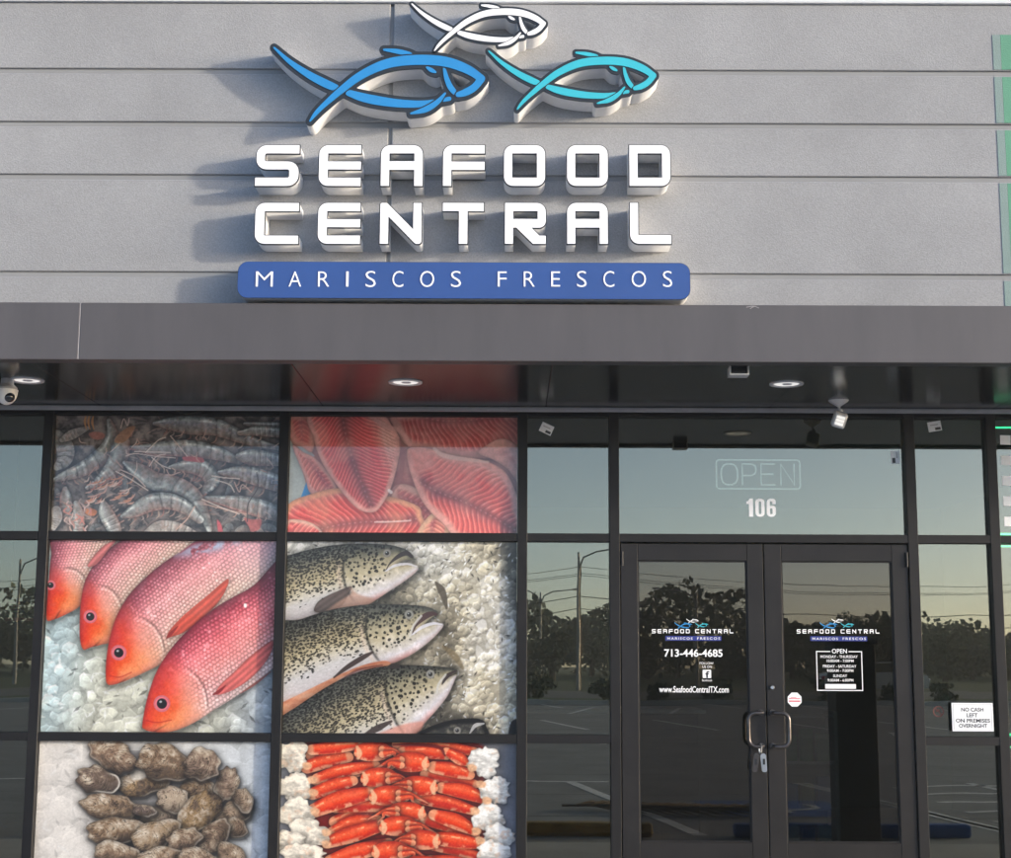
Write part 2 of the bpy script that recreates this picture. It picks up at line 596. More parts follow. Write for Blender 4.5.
MB().box(XL, XR, 0.12, 6.2, ZS + 0.06, ztop - 0.02).build('roof_block', 'stucco_groove', B)
MB().box(XL, XR, -1.14, 0.119, ZS + 0.30, ztop - 0.02).build('roof_block', 'stucco_groove', B)
# grey trim bar at the back of the soffit
MB().box(XL, XR, -0.075, -0.045, ZS - 0.030, ZS - 0.002, 0.004).build('soffit_trim', 'trim_grey', B)
# piers beyond the glazing
MB().box(XL, -4.46, -0.02, 0.25, 0.0, ZS - .001, 0.005).build('pier', 'stucco', B)
MB().box(4.46, XR, -0.02, 0.25, 0.0, ZS - .001, 0.005).build('pier', 'stucco', B)

# glazing grid; faces on y = 0, glass on y = 0.05
YG = 0.05
MUL = {}
for key, (pa, pb) in dict(a=((47.6, 443.0), None), b=((281.5, 530), None), c=((522.4, 530), None), d=((614.6, 530), None),
                          e=((913.6, 545), None), f=((996.0, 545), None)).items():
    MUL[key] = P(*pa)[0]
MUL['l'], MUL['r'] = -4.43, 4.43
HW_ = 0.031
z_head0 = P(505, 416.0)[1]
zt1, zt0 = P(505, 533.0)[1], P(505, 541.3)[1]
zl1, zl0 = P(505, 734.6)[1], P(505, 743.2)[1]
zb1, zb0 = 0.125, 0.02
for k, x in MUL.items():
    MB().box(x - HW_, x + HW_, 0.0, 0.115, 0.0, ZS - 0.001, 0.0025, 1).build('mullion', 'alum', B)
keys = ['l', 'a', 'b', 'c', 'd', 'e', 'f', 'r']
panes = {}
for i in range(len(keys) - 1):
    a, b = MUL[keys[i]] + HW_, MUL[keys[i + 1]] - HW_
    door = keys[i] == 'd'
    rails = [(z_head0, ZS - 0.002), (zt0, zt1)] + ([] if door else [(zl0, zl1), (zb0, zb1)])
    for z0, z1 in rails:
        MB().box(a - .0005, b + .0005, 0.003, 0.112, z0, z1, 0.002, 1).build('rail', 'alum', B)
    rws = [('top', zt1, z_head0)] + ([] if door else [('mid', zl1, zt0), ('low', zb1, zl0)])
    for nm, z0, z1 in rws:
        panes[keys[i] + '_' + nm] = (a, b, z0, z1)
        MB().box(a - .008, b + .008, YG, YG + 0.006, z0 - .008, z1 + .008).build('window_pane', 'glass', B)
    if not door:
        MB().box(a, b, 0.001, 0.11, 0.0, zb0 - .001).build('sill_block', 'concrete', B)

# doors
dz1 = P(700, 543.6)[1]
dxa, dxm, dxb = MUL['d'] + HW_ + 0.006, P(766.8, 700)[0], MUL['e'] - HW_ - 0.006
MB().box(MUL['d'] + HW_, MUL['e'] - HW_, 0.004, 0.11, 0.0, 0.012, 0.003, 1).build('threshold', 'steel', B)
gl = [(P(638.3, 600)[0], P(747.8, 600)[0]), (P(782.5, 600)[0], P(893.4, 600)[0])]
gzt, gzb = P(700, 560.5)[1], P(700, 842.5)[1]
YD = 0.012
doors = []
for i in range(2):
    x0, x1 = (dxa, dxm - 0.0035) if i == 0 else (dxm + 0.0035, dxb)
    g0, g1 = gl[i]
    d = MB()
    # stiles and rails mitred into one frame
    d.box(x0, g0, YD, YD + 0.045, 0.014, dz1, 0.003, 1)
    d.box(g1, x1, YD, YD + 0.045, 0.014, dz1, 0.003, 1)
    d.box(g0 - .0006, g1 + .0006, YD + .001, YD + 0.044, gzt, dz1 - .0006, 0.003, 1)
    d.box(g0 - .0006, g1 + .0006, YD + .001, YD + 0.044, 0.0146, gzb, 0.003, 1)
    o = d.build('door', 'door_alum', B)
    doors.append(o)
    MB().box(g0 - .006, g1 + .006, YD + 0.022, YD + 0.028, gzb - .006, gzt + .006).build('door_pane', 'door_glass', o)
    bd = MB()                                          # glazing bead
    t = 0.008
    bd.box(g0, g0 + t, YD + .010, YD + .0215, gzb, gzt)
    bd.box(g1 - t, g1, YD + .010, YD + .0215, gzb, gzt)
    bd.box(g0 + t, g1 - t, YD + .010, YD + .0214, gzt - t, gzt)
    bd.box(g0 + t, g1 - t, YD + .010, YD + .0214, gzb, gzb + t)
    bd.build('glazing_bead', 'alum', o)
    # pull handle
    hz1, hz0 = P(757, 712.5)[1], P(757, 746.0)[1]
    if i == 0: hx, dxs = P(766.0, 712)[0], -1
    else: hx, dxs = P(774.0, 712)[0], 1
    hx = dxm - 0.035 if i == 0 else dxm + 0.035
    hw_ = 0.088
    yh = -0.055
    h = MB()
    rr = 0.045
    def arc(cx, cz, a0, a1, n=5):
        return [(cx + rr * math.cos(R(a0 + (a1 - a0) * k / n)) * dxs * -1, yh, cz + rr * math.sin(R(a0 + (a1 - a0) * k / n))) for k in range(n + 1)]
    xo = hx + dxs * hw_
    pts = [(hx, YD + .002, hz1), (hx, yh + .015, hz1), (hx + dxs * .006, yh + .003, hz1), (hx + dxs * .02, yh, hz1)]
    pts += [(xo - dxs * rr + dxs * rr * math.sin(R(a)), yh, hz1 - rr + rr * math.cos(R(a))) for a in range(0, 91, 15)]
    pts += [(xo - dxs * rr + dxs * rr * math.cos(R(a)), yh, hz0 + rr - rr * math.sin(R(a))) for a in range(0, 91, 15)]
    pts += [(hx + dxs * .02, yh, hz0), (hx + dxs * .006, yh + .003, hz0), (hx, yh + .015, hz0), (hx, YD + .002, hz0)]
    h.tube(pts, 0.0115, 12)
    for hz in (hz0, hz1):
        h.lathe([(0.019, -0.010), (0.019, 0.004)], (hx, YD - 0.002, hz), 'Y', 20)
    h.build('handle', 'steel_dark', o, True)
    if i == 1:
        lx, lz = P(772.4, 687.5)
        MB().lathe([(0.0, -0.014), (0.010, -0.014), (0.013, -0.010), (0.016, -0.002), (0.016, 0.004)], (lx, YD - .001, lz), 'Y', 24).build('lock_cylinder', 'steel', o, True)
    # hinges side pivot
    px_ = x0 + .02 if i == 0 else x1 - .02
    MB().lathe([(0.010, 0.0), (0.010, 0.09)], (px_ + (-0.012 if i == 0 else 0.012), YD - 0.006, dz1 - .14), 'Z', 14).build('hinge', 'alum', o, True)

# interior
MB().box(-4.4, 4.4, 0.12, 6.0, -0.04, 0.004).build('interior_floor', 'floor_tile', B)
MB().box(-4.4, 4.4, 6.0, 6.1, 0.005, 3.05).build('interior_wall', 'inner_wall', B)
MB().box(-4.5, -4.4, 0.12, 6.1, 0.005, 3.05).build('interior_wall', 'inner_wall', B)
MB().box(4.4, 4.5, 0.12, 6.1, 0.005, 3.05).build('interior_wall', 'inner_wall', B)
MB().box(-4.4, 4.4, 0.116, 6.0, 3.0, 3.055).build('interior_ceiling', 'inner_ceiling', B)

# ------------------------------------------------------------------ sign: lettering
r = 0.22
GL = {
 'S': [[(1, 1), (1, .79), (.22, .79, .04), (.22, .605, .04), (.99, .605, .24), (.99, 0, .26), (0, 0), (0, .21), (.77, .21, .04), (.77, .40, .04), (.02, .40, .24), (.02, 1, .24)]],
 'E': [[(1, 1), (1, .79), (.22, .79), (.22, .605), (1, .605), (1, .40), (.22, .40), (.22, .21), (1, .21), (1, 0), (0, 0, r), (0, 1, r)]],
 'A': [[(0, 0), (0, 1, r), (1, 1, r), (1, 0), (.79, 0), (.79, .39), (.21, .39), (.21, 0)], [(.21, .79), (.79, .79), (.79, .61), (.21, .61)]],
 'F': [[(0, 0), (0, 1, r), (1, 1), (1, .79), (.21, .79), (.21, .60), (1, .60), (1, .39), (.21, .39), (.21, 0)]],
 'O': [[(0, 0, r), (0, 1, r), (1, 1, r), (1, 0, r)], [(.21, .21), (.79, .21), (.79, .79), (.21, .79)]],
 'D': [[(0, 0), (0, 1), (1, 1, r), (1, 0, r)], [(.21, .21), (.79, .21), (.79, .79), (.21, .79)]],
 'C': [[(1, 1), (1, .79), (.22, .79), (.22, .21), (1, .21), (1, 0), (0, 0, r), (0, 1, r)]],
 'N': [[(0, 0), (0, 1, .05), (.17, 1, .05), (.79, .37), (.79, 1), (1, 1), (1, 0, .12), (.85, 0, .08), (.21, .65), (.21, 0)]],
 'T': [[(0, 1), (1, 1), (1, .79), (.61, .79), (.61, 0), (.39, 0), (.39, .79), (0, .79)]],
 'R': [[(0, 0), (0, 1), (1, 1, r), (1, .39, r), (.66, .39), (.84, .21), (1, .21), (1, 0), (.68, 0), (.28, .39), (.21, .39), (.21, 0)], [(.21, .79), (.79, .79), (.79, .61), (.21, .61)]],
 'L': [[(0, 1), (.21, 1), (.21, .22), (1, .22), (1, 0), (0, 0, r)]],
}


def glyph(ch, x0, x1, z0, z1):
    out = []
    for lp in GL[ch]:
        f = fillet(lp)
        out.append([(x0 + u * (x1 - x0), z0 + v * (z1 - z0)) for u, v in f])
    return out


LD = 0.143                       # depth of the channel letters
YL = YW - LD                     # their front
SG = empty('shop_sign', (P(463, 245, YW)[0], YW, P(463, 245, YW)[1]),
           'white raised channel lettering SEAFOOD CENTRAL in two rows on the grey stucco wall', 'sign')
words = [('SEAFOOD', [(256.3, 299.2), (319.6, 361.0), (381.3, 422.8), (443.2, 484.8), (503.9, 545.3), (566.7, 608.0), (628.8, 670.4)], 145.8, 187.0),
         ('CENTRAL', [(256.0, 298.6), (318.6, 360.3), (380.4, 421.6), (442.8, 483.8), (504.8, 546.0), (566.8, 608.0), (629.4, 671.2)], 203.4, 244.8)]
for wd, xs, ya, yb in words:
    for ch, (xa, xb) in zip(wd, xs):
        x0, x1, z0, z1 = px_rect(xa, ya, xb, yb, YL)
        lo = wall_shape('letter', glyph(ch, x0, x1, z0, z1), YW, LD, 'return_white', SG)
        lo['label'] = 'raised white letter ' + ch
        wall_shape('trim_cap', glyph(ch, x0, x1, z0, z1), YL - 0.0005, 0.010, 'black', lo, 0.0035)
        wall_shape('letter_face', glyph(ch, x0, x1, z0, z1), YL - 0.0108, 0.004, 'acrylic_white', lo, -0.0015)

# ------------------------------------------------------------------ fish emblems (outline traced as tapered strokes)
def spl(pts, n=8, closed=False):
    p = np.array(pts, float)
    if closed: q = np.vstack([p[-1], p, p[0], p[1]])
    else: q = np.vstack([2 * p[0] - p[1], p, 2 * p[-1] - p[-2]])
    out = []
    for i in range(1, len(q) - 2):
        for k in range(n):
            t = k / n
            a, b, c, d = q[i - 1], q[i], q[i + 1], q[i + 2]
            out.append(0.5 * ((2 * b) + (-a + c) * t + (2 * a - 5 * b + 4 * c - d) * t * t + (-a + 3 * b - 3 * c + d) * t ** 3))
    if not closed: out.append(q[-2])
    return np.array(out)


def ribbon_field(X, Y, pts):
    """signed distance to a tapered ribbon; pts rows (x, y, halfwidth)"""
    best = np.full(X.shape, 1e9)
    for a, b in zip(pts[:-1], pts[1:]):
        dx, dy = b[0] - a[0], b[1] - a[1]
        L2 = dx * dx + dy * dy + 1e-9
        t = np.clip(((X - a[0]) * dx + (Y - a[1]) * dy) / L2, 0, 1)
        d = np.hypot(X - a[0] - t * dx, Y - a[1] - t * dy) - (a[2] + (b[2] - a[2]) * t)
        np.minimum(best, d, out=best)
    return best


def contours(Fd, x0, y0, h):
    """zero contours of a field (negative inside) as closed loops"""
    ny, nx = Fd.shape
    nxt = {}
    def ep(j, i, hor):
        if hor:
            a, b = Fd[j, i], Fd[j, i + 1]; t = a / (a - b)
            return (x0 + (i + t) * h, y0 + j * h)
        a, b = Fd[j, i], Fd[j + 1, i]; t = a / (a - b)
        return (x0 + i * h, y0 + (j + t) * h)
    ins = Fd < 0
    cells = np.argwhere((ins[:-1, :-1].astype(int) + ins[1:, :-1] + ins[:-1, 1:] + ins[1:, 1:]) % 4 != 0)
    pos = {}
    for j, i in cells:
        b = [ins[j, i], ins[j, i + 1], ins[j + 1, i + 1], ins[j + 1, i]]
        ed = [(j, i, 1), (j, i + 1, 0), (j + 1, i, 1), (j, i, 0)]
        cr = [k for k in range(4) if b[k] != b[(k + 1) % 4]]
        prs = [(cr[0], cr[1])] if len(cr) == 2 else [(0, 3), (1, 2)]
        for p, q in prs:
            a, c = ed[p], ed[q]
            nxt.setdefault(a, []).append(c); nxt.setdefault(c, []).append(a)
    loops, seen = [], set()
    for s in nxt:
        if s in seen: continue
        lp, cur, prv = [], s, None
        while True:
            seen.add(cur); lp.append(ep(*cur))
            n = [q for q in nxt[cur] if q != prv]
            n = [q for q in n if q not in seen or q == s]
            if not n or n[0] == s: break
            prv, cur = cur, n[0]
        if len(lp) > 6: loops.append(np.array(lp))
    res = []
    for lp in loops:                                  # light smoothing and thinning
        for _ in range(2):
            lp = 0.5 * lp + 0.25 * (np.roll(lp, 1, 0) + np.roll(lp, -1, 0))
        res.append(lp[::2])
    return res


FS = dict(
 upper=[(212, 392, 2), (236, 360, 7), (268, 327, 9), (340, 264, 13), (430, 197, 16), (540, 149, 19), (660, 134, 20), (780, 141, 20), (872, 172, 18), (935, 212, 14)],
 jaw=[(935, 212, 14), (905, 248, 14), (868, 270, 14), (836, 280, 10)],
 lower_a=[(62, 82, 3), (130, 143, 9), (210, 197, 14), (285, 236, 16), (335, 256, 12)],
 lower_b=[(375, 272, 12), (430, 290, 17), (500, 305, 18), (590, 317, 16), (680, 319, 13), (740, 308, 8), (800, 297, 8)],
 gill=[(778, 168, 5), (787, 208, 9), (805, 250, 11), (834, 282, 9)],
 fin=[(783, 272, 3), (750, 310, 9), (700, 342, 11), (636, 360, 3)],
 dorsal=[(524, 91, 4), (580, 98, 9), (630, 110, 9), (662, 122, 4)],
 small=[(702, 163, 3), (722, 176, 8), (742, 186, 4)])
gy, gx = np.mgrid[0:110, 0:250]
GX, GY = gx * 4.2 - 0.0, gy * 4.2 + 20.0
strokes = {k: ribbon_field(GX, GY, spl(v, 6)) for k, v in FS.items()}
allf = np.minimum.reduce(list(strokes.values()))
out_loops = contours(allf - 15.5, 0.0, 20.0, 4.2)
# coloured strokes, cut back where another stroke passes over
over = {'lower_a': ['upper'], 'lower_b': ['upper', 'fin', 'gill'], 'gill': ['jaw', 'upper'], 'jaw': [], 'dorsal': ['upper'], 'small': ['upper', 'gill'], 'upper': [], 'fin': []}
cut = {}
for k, f in strokes.items():
    g = f.copy()
    for o_ in over[k]: g = np.maximum(g, -(strokes[o_] - 7.5))
    cut[k] = g
face = np.minimum.reduce(list(cut.values()))
face_loops = contours(face - 1.0, 0.0, 20.0, 4.2)


def fish(ox, oy, sc, m, label):
    y_front = YW - LD
    def mp(lps):
        return [[P(ox + u / 4.2125 * sc, oy + v / 4.2125 * sc, y_front) for u, v in lp] for lp in lps]
    c = P(ox + 120 * sc, oy + 50 * sc, YW)
    e = empty('fish_emblem', (c[0], YW, c[1]), label, 'sign', 'fish emblems above the lettering')
    body = wall_shape('fish_body', mp(out_loops), YW, LD, 'return_white', e)
    wall_shape('outline', mp(out_loops), y_front - 0.0005, 0.010, 'charcoal', e, 0.001)
    wall_shape('stroke_face', mp(face_loops), y_front - 0.0108, 0.004, m, e)
    return e


def place_fish(m, label, x_tail, y_tail, x_head, sc):
    # tail tip (40,65), head (962,212) of the traced emblem
    return fish(x_tail - 40 / 4.2125 * sc, y_tail - 65 / 4.2125 * sc, sc, m, label)


place_fish('blue_face', 'largest fish emblem, bright blue strokes with dark outline', 269.2, 44.6, 488.4, 1.0)
place_fish('cyan_face', 'turquoise fish emblem right of the blue one', 484.6, 48.8, 658.5, 0.794)
place_fish('acrylic_white', 'smallest fish emblem, white strokes, topmost of the three', 408.6, 2.4, 547.7, 0.635)

# ------------------------------------------------------------------ blue panel
PD = 0.143
YP = YW - PD
x0, x1, z0, z1 = px_rect(238.6, 262.0, 690.2, 300.0, YP)
SP = empty('sign_panel', ((x0 + x1) / 2, YW, (z0 + z1) / 2), 'long blue rounded sign box reading MARISCOS FRESCOS under the white lettering', 'sign')
shape = fillet([(x0, z0, .055), (x0, z1, .055), (x1, z1, .055), (x1, z0, .055)], n=10)
bx_ = wall_shape('box', [shape], YW, PD, 'return_white', SP)
wall_shape('panel_edge', [shape], YP - 0.0005, 0.008, 'charcoal', SP, 0.0012)
wall_shape('panel_face', [shape], YP - 0.0088, 0.003, 'panel_blue', SP, -0.001)
tx = [('MARISCOS', [(256.6, 273.0), (289.4, 301.4), (318.6, 329.4), (346.6, 348.6), (366.0, 375.8), (392.8, 403.4), (420.4, 434.2), (451.2, 461.0)]),
      ('FRESCOS', [(497.8, 506.6), (523.8, 534.6), (551.2, 560.0), (576.8, 586.4), (603.2, 614.2), (631.4, 645.8), (662.6, 672.0)])]
ts = []
for wd, xs in tx:
    for ch, (xa, xb) in zip(wd, xs):
        # round letters overshoot a little
        ov = 0.5 if ch in 'SCO' else 0.0
        a0, a1, c0, c1 = px_rect(xa, 272.2 - ov, xb, 287.2 + ov, YP)
        fit_text('lettering', ch, a0, a1, c0, c1, YP - 0.0135, 'acrylic_white', SP, -0.012, 1.0, 0.004)

# ------------------------------------------------------------------ soffit fixtures
def soffit_point(px, py, z=ZS):
    d = cam_dir((px - CXP) / F_PX, 1.0, -(py - CYP) / F_PX)
    k = (z - CAM_H) / d.z
    return d.x * k, -CAM_D + d.y * k


for px, py, lb in ((27.0, 380.2, 'round recessed soffit light beside the dome camera'),
                   (405.5, 382.2, 'round recessed soffit light above the red fillet poster'),
                   (786.5, 383.8, 'round recessed soffit light above the shop door')):
    x, y = soffit_point(px, py)
    t = empty('downlight', (x, y, ZS), lb, 'ceiling light', 'round lights recessed in the soffit')
    MB().lathe([(0.070, 0.004), (0.074, -0.003), (0.086, -0.008), (0.096, -0.006), (0.099, 0.002)], (x, y, ZS), 'Z', 40).build('trim_ring', 'white_plastic', t, True)
    MB().lathe([(0.0, 0.03), (0.055, 0.028), (0.0715, -0.001)], (x, y, ZS), 'Z', 40).build('reflector', 'lamp_glass', t, True)
    MB().lathe([(0.0, -0.006), (0.026, -0.004), (0.034, 0.004), (0.030, 0.028)], (x + .004, y, ZS), 'Z', 24).build('bulb', 'white_vinyl', t, True)

# dome camera at the left end
x, y = soffit_point(10, 372)
y = -0.95
x = P(7.5, 380, y)[0]
t = empty('dome_camera', (x, y, ZS), 'white dome security camera on a grey bracket under the soffit', 'security camera')
zt = P(9, 389.5, y)[1]
MB().lathe([(0.034, ZS - zt), (0.036, 0.03), (0.056, 0.010), (0.056, 0.0)], (x, y, zt + 0.0), 'Z', 32).build('mount', 'grey_plastic', t, True)
ball = [(0.060 * math.cos(a), 0.060 * math.sin(a) * 1.25) for a in np.linspace(-math.pi / 2, 0.05, 14)]
ball = [(max(r_, 0.0), h_) for r_, h_ in ball] + [(0.062, 0.004), (0.062, 0.012), (0.03, 0.014)]
MB().lathe(ball, (x, y, zt - 0.014), 'Z', 36).build('housing', 'white_plastic', t, True)
mb = MB().lathe([(0.0, -0.022), (0.014, -0.020), (0.025, -0.010), (0.029, 0.0), (0.029, 0.012)], (0, 0, 0), 'Y', 28)
mb.xform(Matrix.Translation((x + .030, y - .034, zt - 0.052)) @ Matrix.Rotation(R(38), 4, 'Z') @ Matrix.Rotation(R(30), 4, 'X'))
mb.build('lens', 'lens', t, True)

# adjustable white spotlight head over the door
x = P(838.5, 400, -0.35)[0]
y = -0.35
zc = P(838, 419, y)[1]
t = empty('spotlight', (x, y, ZS), 'small white swivel lamp head hanging under the soffit above the right door', 'spotlight')
MB().lathe([(0.012, -0.038), (0.018, -0.034), (0.056, -0.010), (0.062, -0.001)], (x, y, ZS), 'Z', 28).build('base', 'white_plastic', t, True)
MB().tube([(x + .002, y, ZS - .036), (x + .004, y, ZS - .06), (x + .010, y - .01, zc + .045)], 0.009, 12).lathe([(0, -.016), (.013, -.010), (.016, 0), (.013, .010), (0, .016)], (x + .008, y - .005, zc + .048), 'Z', 16).build('swivel_arm', 'white_plastic', t, True)
mb = MB().box(-0.042, 0.042, -0.028, 0.030, -0.050, 0.048, 0.016, 3)
mb.xform(Matrix.Translation((x, y - 0.01, zc - 0.005)) @ Matrix.Rotation(R(16), 4, 'Y') @ Matrix.Rotation(R(22), 4, 'X'))
mb.build('head', 'white_plastic', t, True)
mb = MB()
for k in range(3):
    mb.box(-0.026, 0.026, -0.0315, -0.0285, -0.030 + k * .021, -0.014 + k * .021, 0.001, 1)
mb.xform(Matrix.Translation((x, y - 0.01, zc - 0.005)) @ Matrix.Rotation(R(16), 4, 'Y') @ Matrix.Rotation(R(22), 4, 'X'))
mb.build('lamp_panel', 'lamp_glass', t)

# rectangular box fixture near the canopy edge
x, y = soffit_point(739.5, 362)
y = YF + 0.16
x = P(739.5, 366, y)[0]
t = empty('soffit_box', (x, y, ZS), 'small open rectangular grey box under the soffit near the canopy edge', 'fixture')
mb = MB()
a, bz = 0.052, 0.042
mb.box(x - a, x - a + .006, y, y + .09, ZS - bz, ZS - .001)
mb.box(x + a - .006, x + a, y, y + .09, ZS - bz, ZS - .001)
mb.box(x - a - .0005, x + a + .0005, y - .0005, y + .0905, ZS - bz - .007, ZS - bz - .0002)
mb.build('housing', 'white_plastic', t)
MB().box(x - a + .0065, x + a - .0065, y + .03, y + .085, ZS - bz, ZS - .0015).build('sensor', 'black', t)

# ------------------------------------------------------------------ things on the glass
YS = YG - 0.0015        # just outside the window glass


def rot_rect(cx, cz, w_, h_, ang, Y, b=None):
    c, s = math.cos(ang), math.sin(ang)
    q = [(cx + (u * w_ * c - v * h_ * s) / 2, Y, cz + (u * w_ * s + v * h_ * c) / 2) for u, v in ((-1, -1), (1, -1), (1, 1), (-1, 1))]
    return q


def slab(b, cx, cz, w_, h_, ang, y0, y1):
    b2 = bmesh.ops.create_cube(b.bm, size=1.0)['verts']
    c, s = math.cos(ang), math.sin(ang)
    for v in b2:
        u, yy, q = v.co.x * w_, v.co.y, v.co.z * h_
        v.co = Vector((cx + u * c - q * s, (y0 + y1) / 2 + yy * (y1 - y0), cz + u * s + q * c))
    return b


for (px, py, ww, hh, an, lb) in ((546.6, 428.8, 13.0, 10.0, -25, 'tilted white glazing label high on the narrow pane left of the door'),
                                 (895.3, 457.3, 8.6, 13.2, 3, 'upright white glazing label at the right edge of the pane above the door'),
                                 (934.6, 426.4, 13.6, 10.2, 9, 'slightly tilted white glazing label high on the narrow pane right of the door')):
    cx, cz = P(px, py, YS)
    s = (9.35) / F_PX
    an = R(an)
    t = empty('glazing_label', (cx, YS, cz), lb, 'sticker', 'paper labels left on the glass')
    slab(MB(), cx, cz, ww * s, hh * s, an, YS - .0006, YS + .0005).build('paper', 'white_vinyl', t)
    up = hh > ww
    c, sn = math.cos(an), math.sin(an)
    def loc(u, v): return cx + (u * c - v * sn) * s, cz + (u * sn + v * c) * s
    q = loc(2.8, -2.6) if not up else loc(-1.8, -3.2)
    slab(MB(), q[0], q[1], (5.6 if not up else 3.2) * s, (2.6 if not up else 5.2) * s, an, YS - .0012, YS - .0008).build('print_block', 'black', t)
    q = loc(-0.4, 1.6) if not up else loc(1.6, 2.0)
    slab(MB(), q[0], q[1], (8 if not up else 1.0) * s, (0.9 if not up else 6.0) * s, an, YS - .0012, YS - .0008).build('print_line', 'grey_plastic', t)

# house number
nb = []
x0, x1, z0, z1 = px_rect(746.2, 498.6, 776.0, 516.8, YS)
H = z1 - z0
D1 = [[(.0, .70), (.0, .84), (.10, .87, .03), (.165, 1.0), (.34, 1.0), (.34, 0), (.13, 0), (.13, .70)]]
D0 = [[(0, .0, .2), (0, 1, .2), (.46, 1, .2), (.46, 0, .2)], [(.165, .15, .06), (.295, .15, .06), (.295, .85, .06), (.165, .85, .06)]]
D6 = [[(0, 0, .2), (0, 1, .2), (.46, 1, .2), (.46, .70), (.30, .70), (.30, .86, .05), (.165, .86, .05), (.165, .60), (.46, .60, .17), (.46, 0, .2)],
      [(.165, .14, .05), (.295, .14, .05), (.295, .47, .05), (.165, .47, .05)]]
t = empty('house_number', ((x0 + x1) / 2, YS, z0), 'white vinyl number 106 on the glass above the door', 'house number')
adv = [0.0, .46, 1.03]
tot = adv[2] + .46
for dg, a in zip((D1, D0, D6), adv):
    lps = [[(x0 + (a + u) / tot * (x1 - x0), z0 + v * H) for u, v in fillet(lp)] for lp in dg]
    wall_shape('digit', lps, YS + .0012, 0.0012, 'acrylic_white', t)

# unlit-looking neon sign behind the glass, its tubes given a faint glow
YN = YG + 0.035
x0, x1, z0, z1 = px_rect(716.2, 459.8, 800.4, 489.0, YN)
t = empty('neon_open_sign', ((x0 + x1) / 2, YN, z0), 'pale neon OPEN sign in a rounded frame behind the glass above the door', 'neon sign')
fr = fillet([(x0, z0, .02), (x0, z1, .02), (x1, z1, .02), (x1, z0, .02)])
RT = 0.0062
MB().tube([(a, YN, b) for a, b in fr + fr[:1]], RT * .8, 8).build('frame_tube', 'neon', t, True)
W_, Hn = x1 - x0, z1 - z0
def N(u, v): return (x0 + u * W_, YN, z0 + v * Hn)
ov = [N(.155 + .098 * math.copysign(abs(math.cos(a)) ** .7, math.cos(a)), .5 + .36 * math.copysign(abs(math.sin(a)) ** .8, math.sin(a))) for a in np.linspace(0, 2 * math.pi, 33)]
lt = [('O', [ov]),
      ('P', [[N(.31, .13), N(.31, .86), N(.42, .86), N(.465, .80), N(.475, .66), N(.465, .53), N(.42, .46), N(.315, .46)]]),
      ('E', [[N(.70, .86), N(.535, .86), N(.535, .14), N(.70, .14)], [N(.535, .51), N(.68, .51)]]),
      ('N', [[N(.77, .13), N(.77, .86), N(.93, .14), N(.93, .87)]])]
for ch, ps in lt:
    b = MB()
    for q in ps: b.tube(q, RT * .85, 8)
    b.build('letter_tube', 'neon', t, True)

# notice
YS_GLASS = YS
YS = 0.010
x0, x1, z0, z1 = px_rect(951.4, 702.8, 993.8, 731.4, YS)
t = empty('notice_sign', ((x0 + x1) / 2, YS, z0), 'white notice reading NO CASH LEFT ON PREMISES OVERNIGHT', 'notice')
MB().box(x0, x1, YS - .002, YS + .004, z0, z1).build('board', 'white_vinyl', t)
MB().box(x0 + .01, x0 + .04, YS + .0045, YS_GLASS, z0 + .02, z1 - .02).build('spacer', 'grey_plastic', t)
b = MB(); i_ = .009; th = .0016
b.box(x0 + i_, x1 - i_, YS - .0028, YS - .0021, z1 - i_ - th, z1 - i_)
b.box(x0 + i_, x1 - i_, YS - .0028, YS - .0021, z0 + i_, z0 + i_ + th)
b.box(x0 + i_, x0 + i_ + th, YS - .0028, YS - .0021, z0 + i_ + th, z1 - i_ - th)
b.box(x1 - i_ - th, x1 - i_, YS - .0028, YS - .0021, z0 + i_ + th, z1 - i_ - th)
b.build('border', 'grey_plastic', t)
for tx_, pa, pb, ya in (('NO CASH', 961.0, 983.4, 707.6), ('LEFT', 966.4, 977.6, 713.2), ('ON PREMISES', 955.6, 990.0, 718.6), ('OVERNIGHT', 958.8, 987.2, 723.8)):
    a0, a1, c0, c1 = px_rect(pa, ya, pb, ya + 4.0, YS)
    fit_text('lettering', tx_, a0, a1, c0, c1, YS - .0026, 'black', t, 0.018)

YS = YS_GLASS
# red round no-smoking style sticker left of the notice
cx, cz = P(938.5, 711.5, YS)
t = empty('round_sticker', (cx, YS, cz), 'faded reddish round sticker on the glass left of the white notice', 'sticker')
M['faded_red'] = mat('faded_red_print', (0.16, 0.055, 0.04), 0.6, var=0.2, scale=60)
circ = lambda rr, n=32: [(cx + rr * math.cos(2 * math.pi * k / n), cz + rr * math.sin(2 * math.pi * k / n)) for k in range(n)]
wall_shape('ring', [circ(.034), circ(.026)], YS + .0004, .0008, 'faded_red', t)
slab(MB(), cx, cz, .052, .007, R(-45), YS - .0004, YS + .0003).build('bar', 'faded_red', t)
slab(MB(), cx - .004, cz + .006, .022, .012, R(10), YS - .0012, YS - .0006).build('symbol', 'faded_red', t)

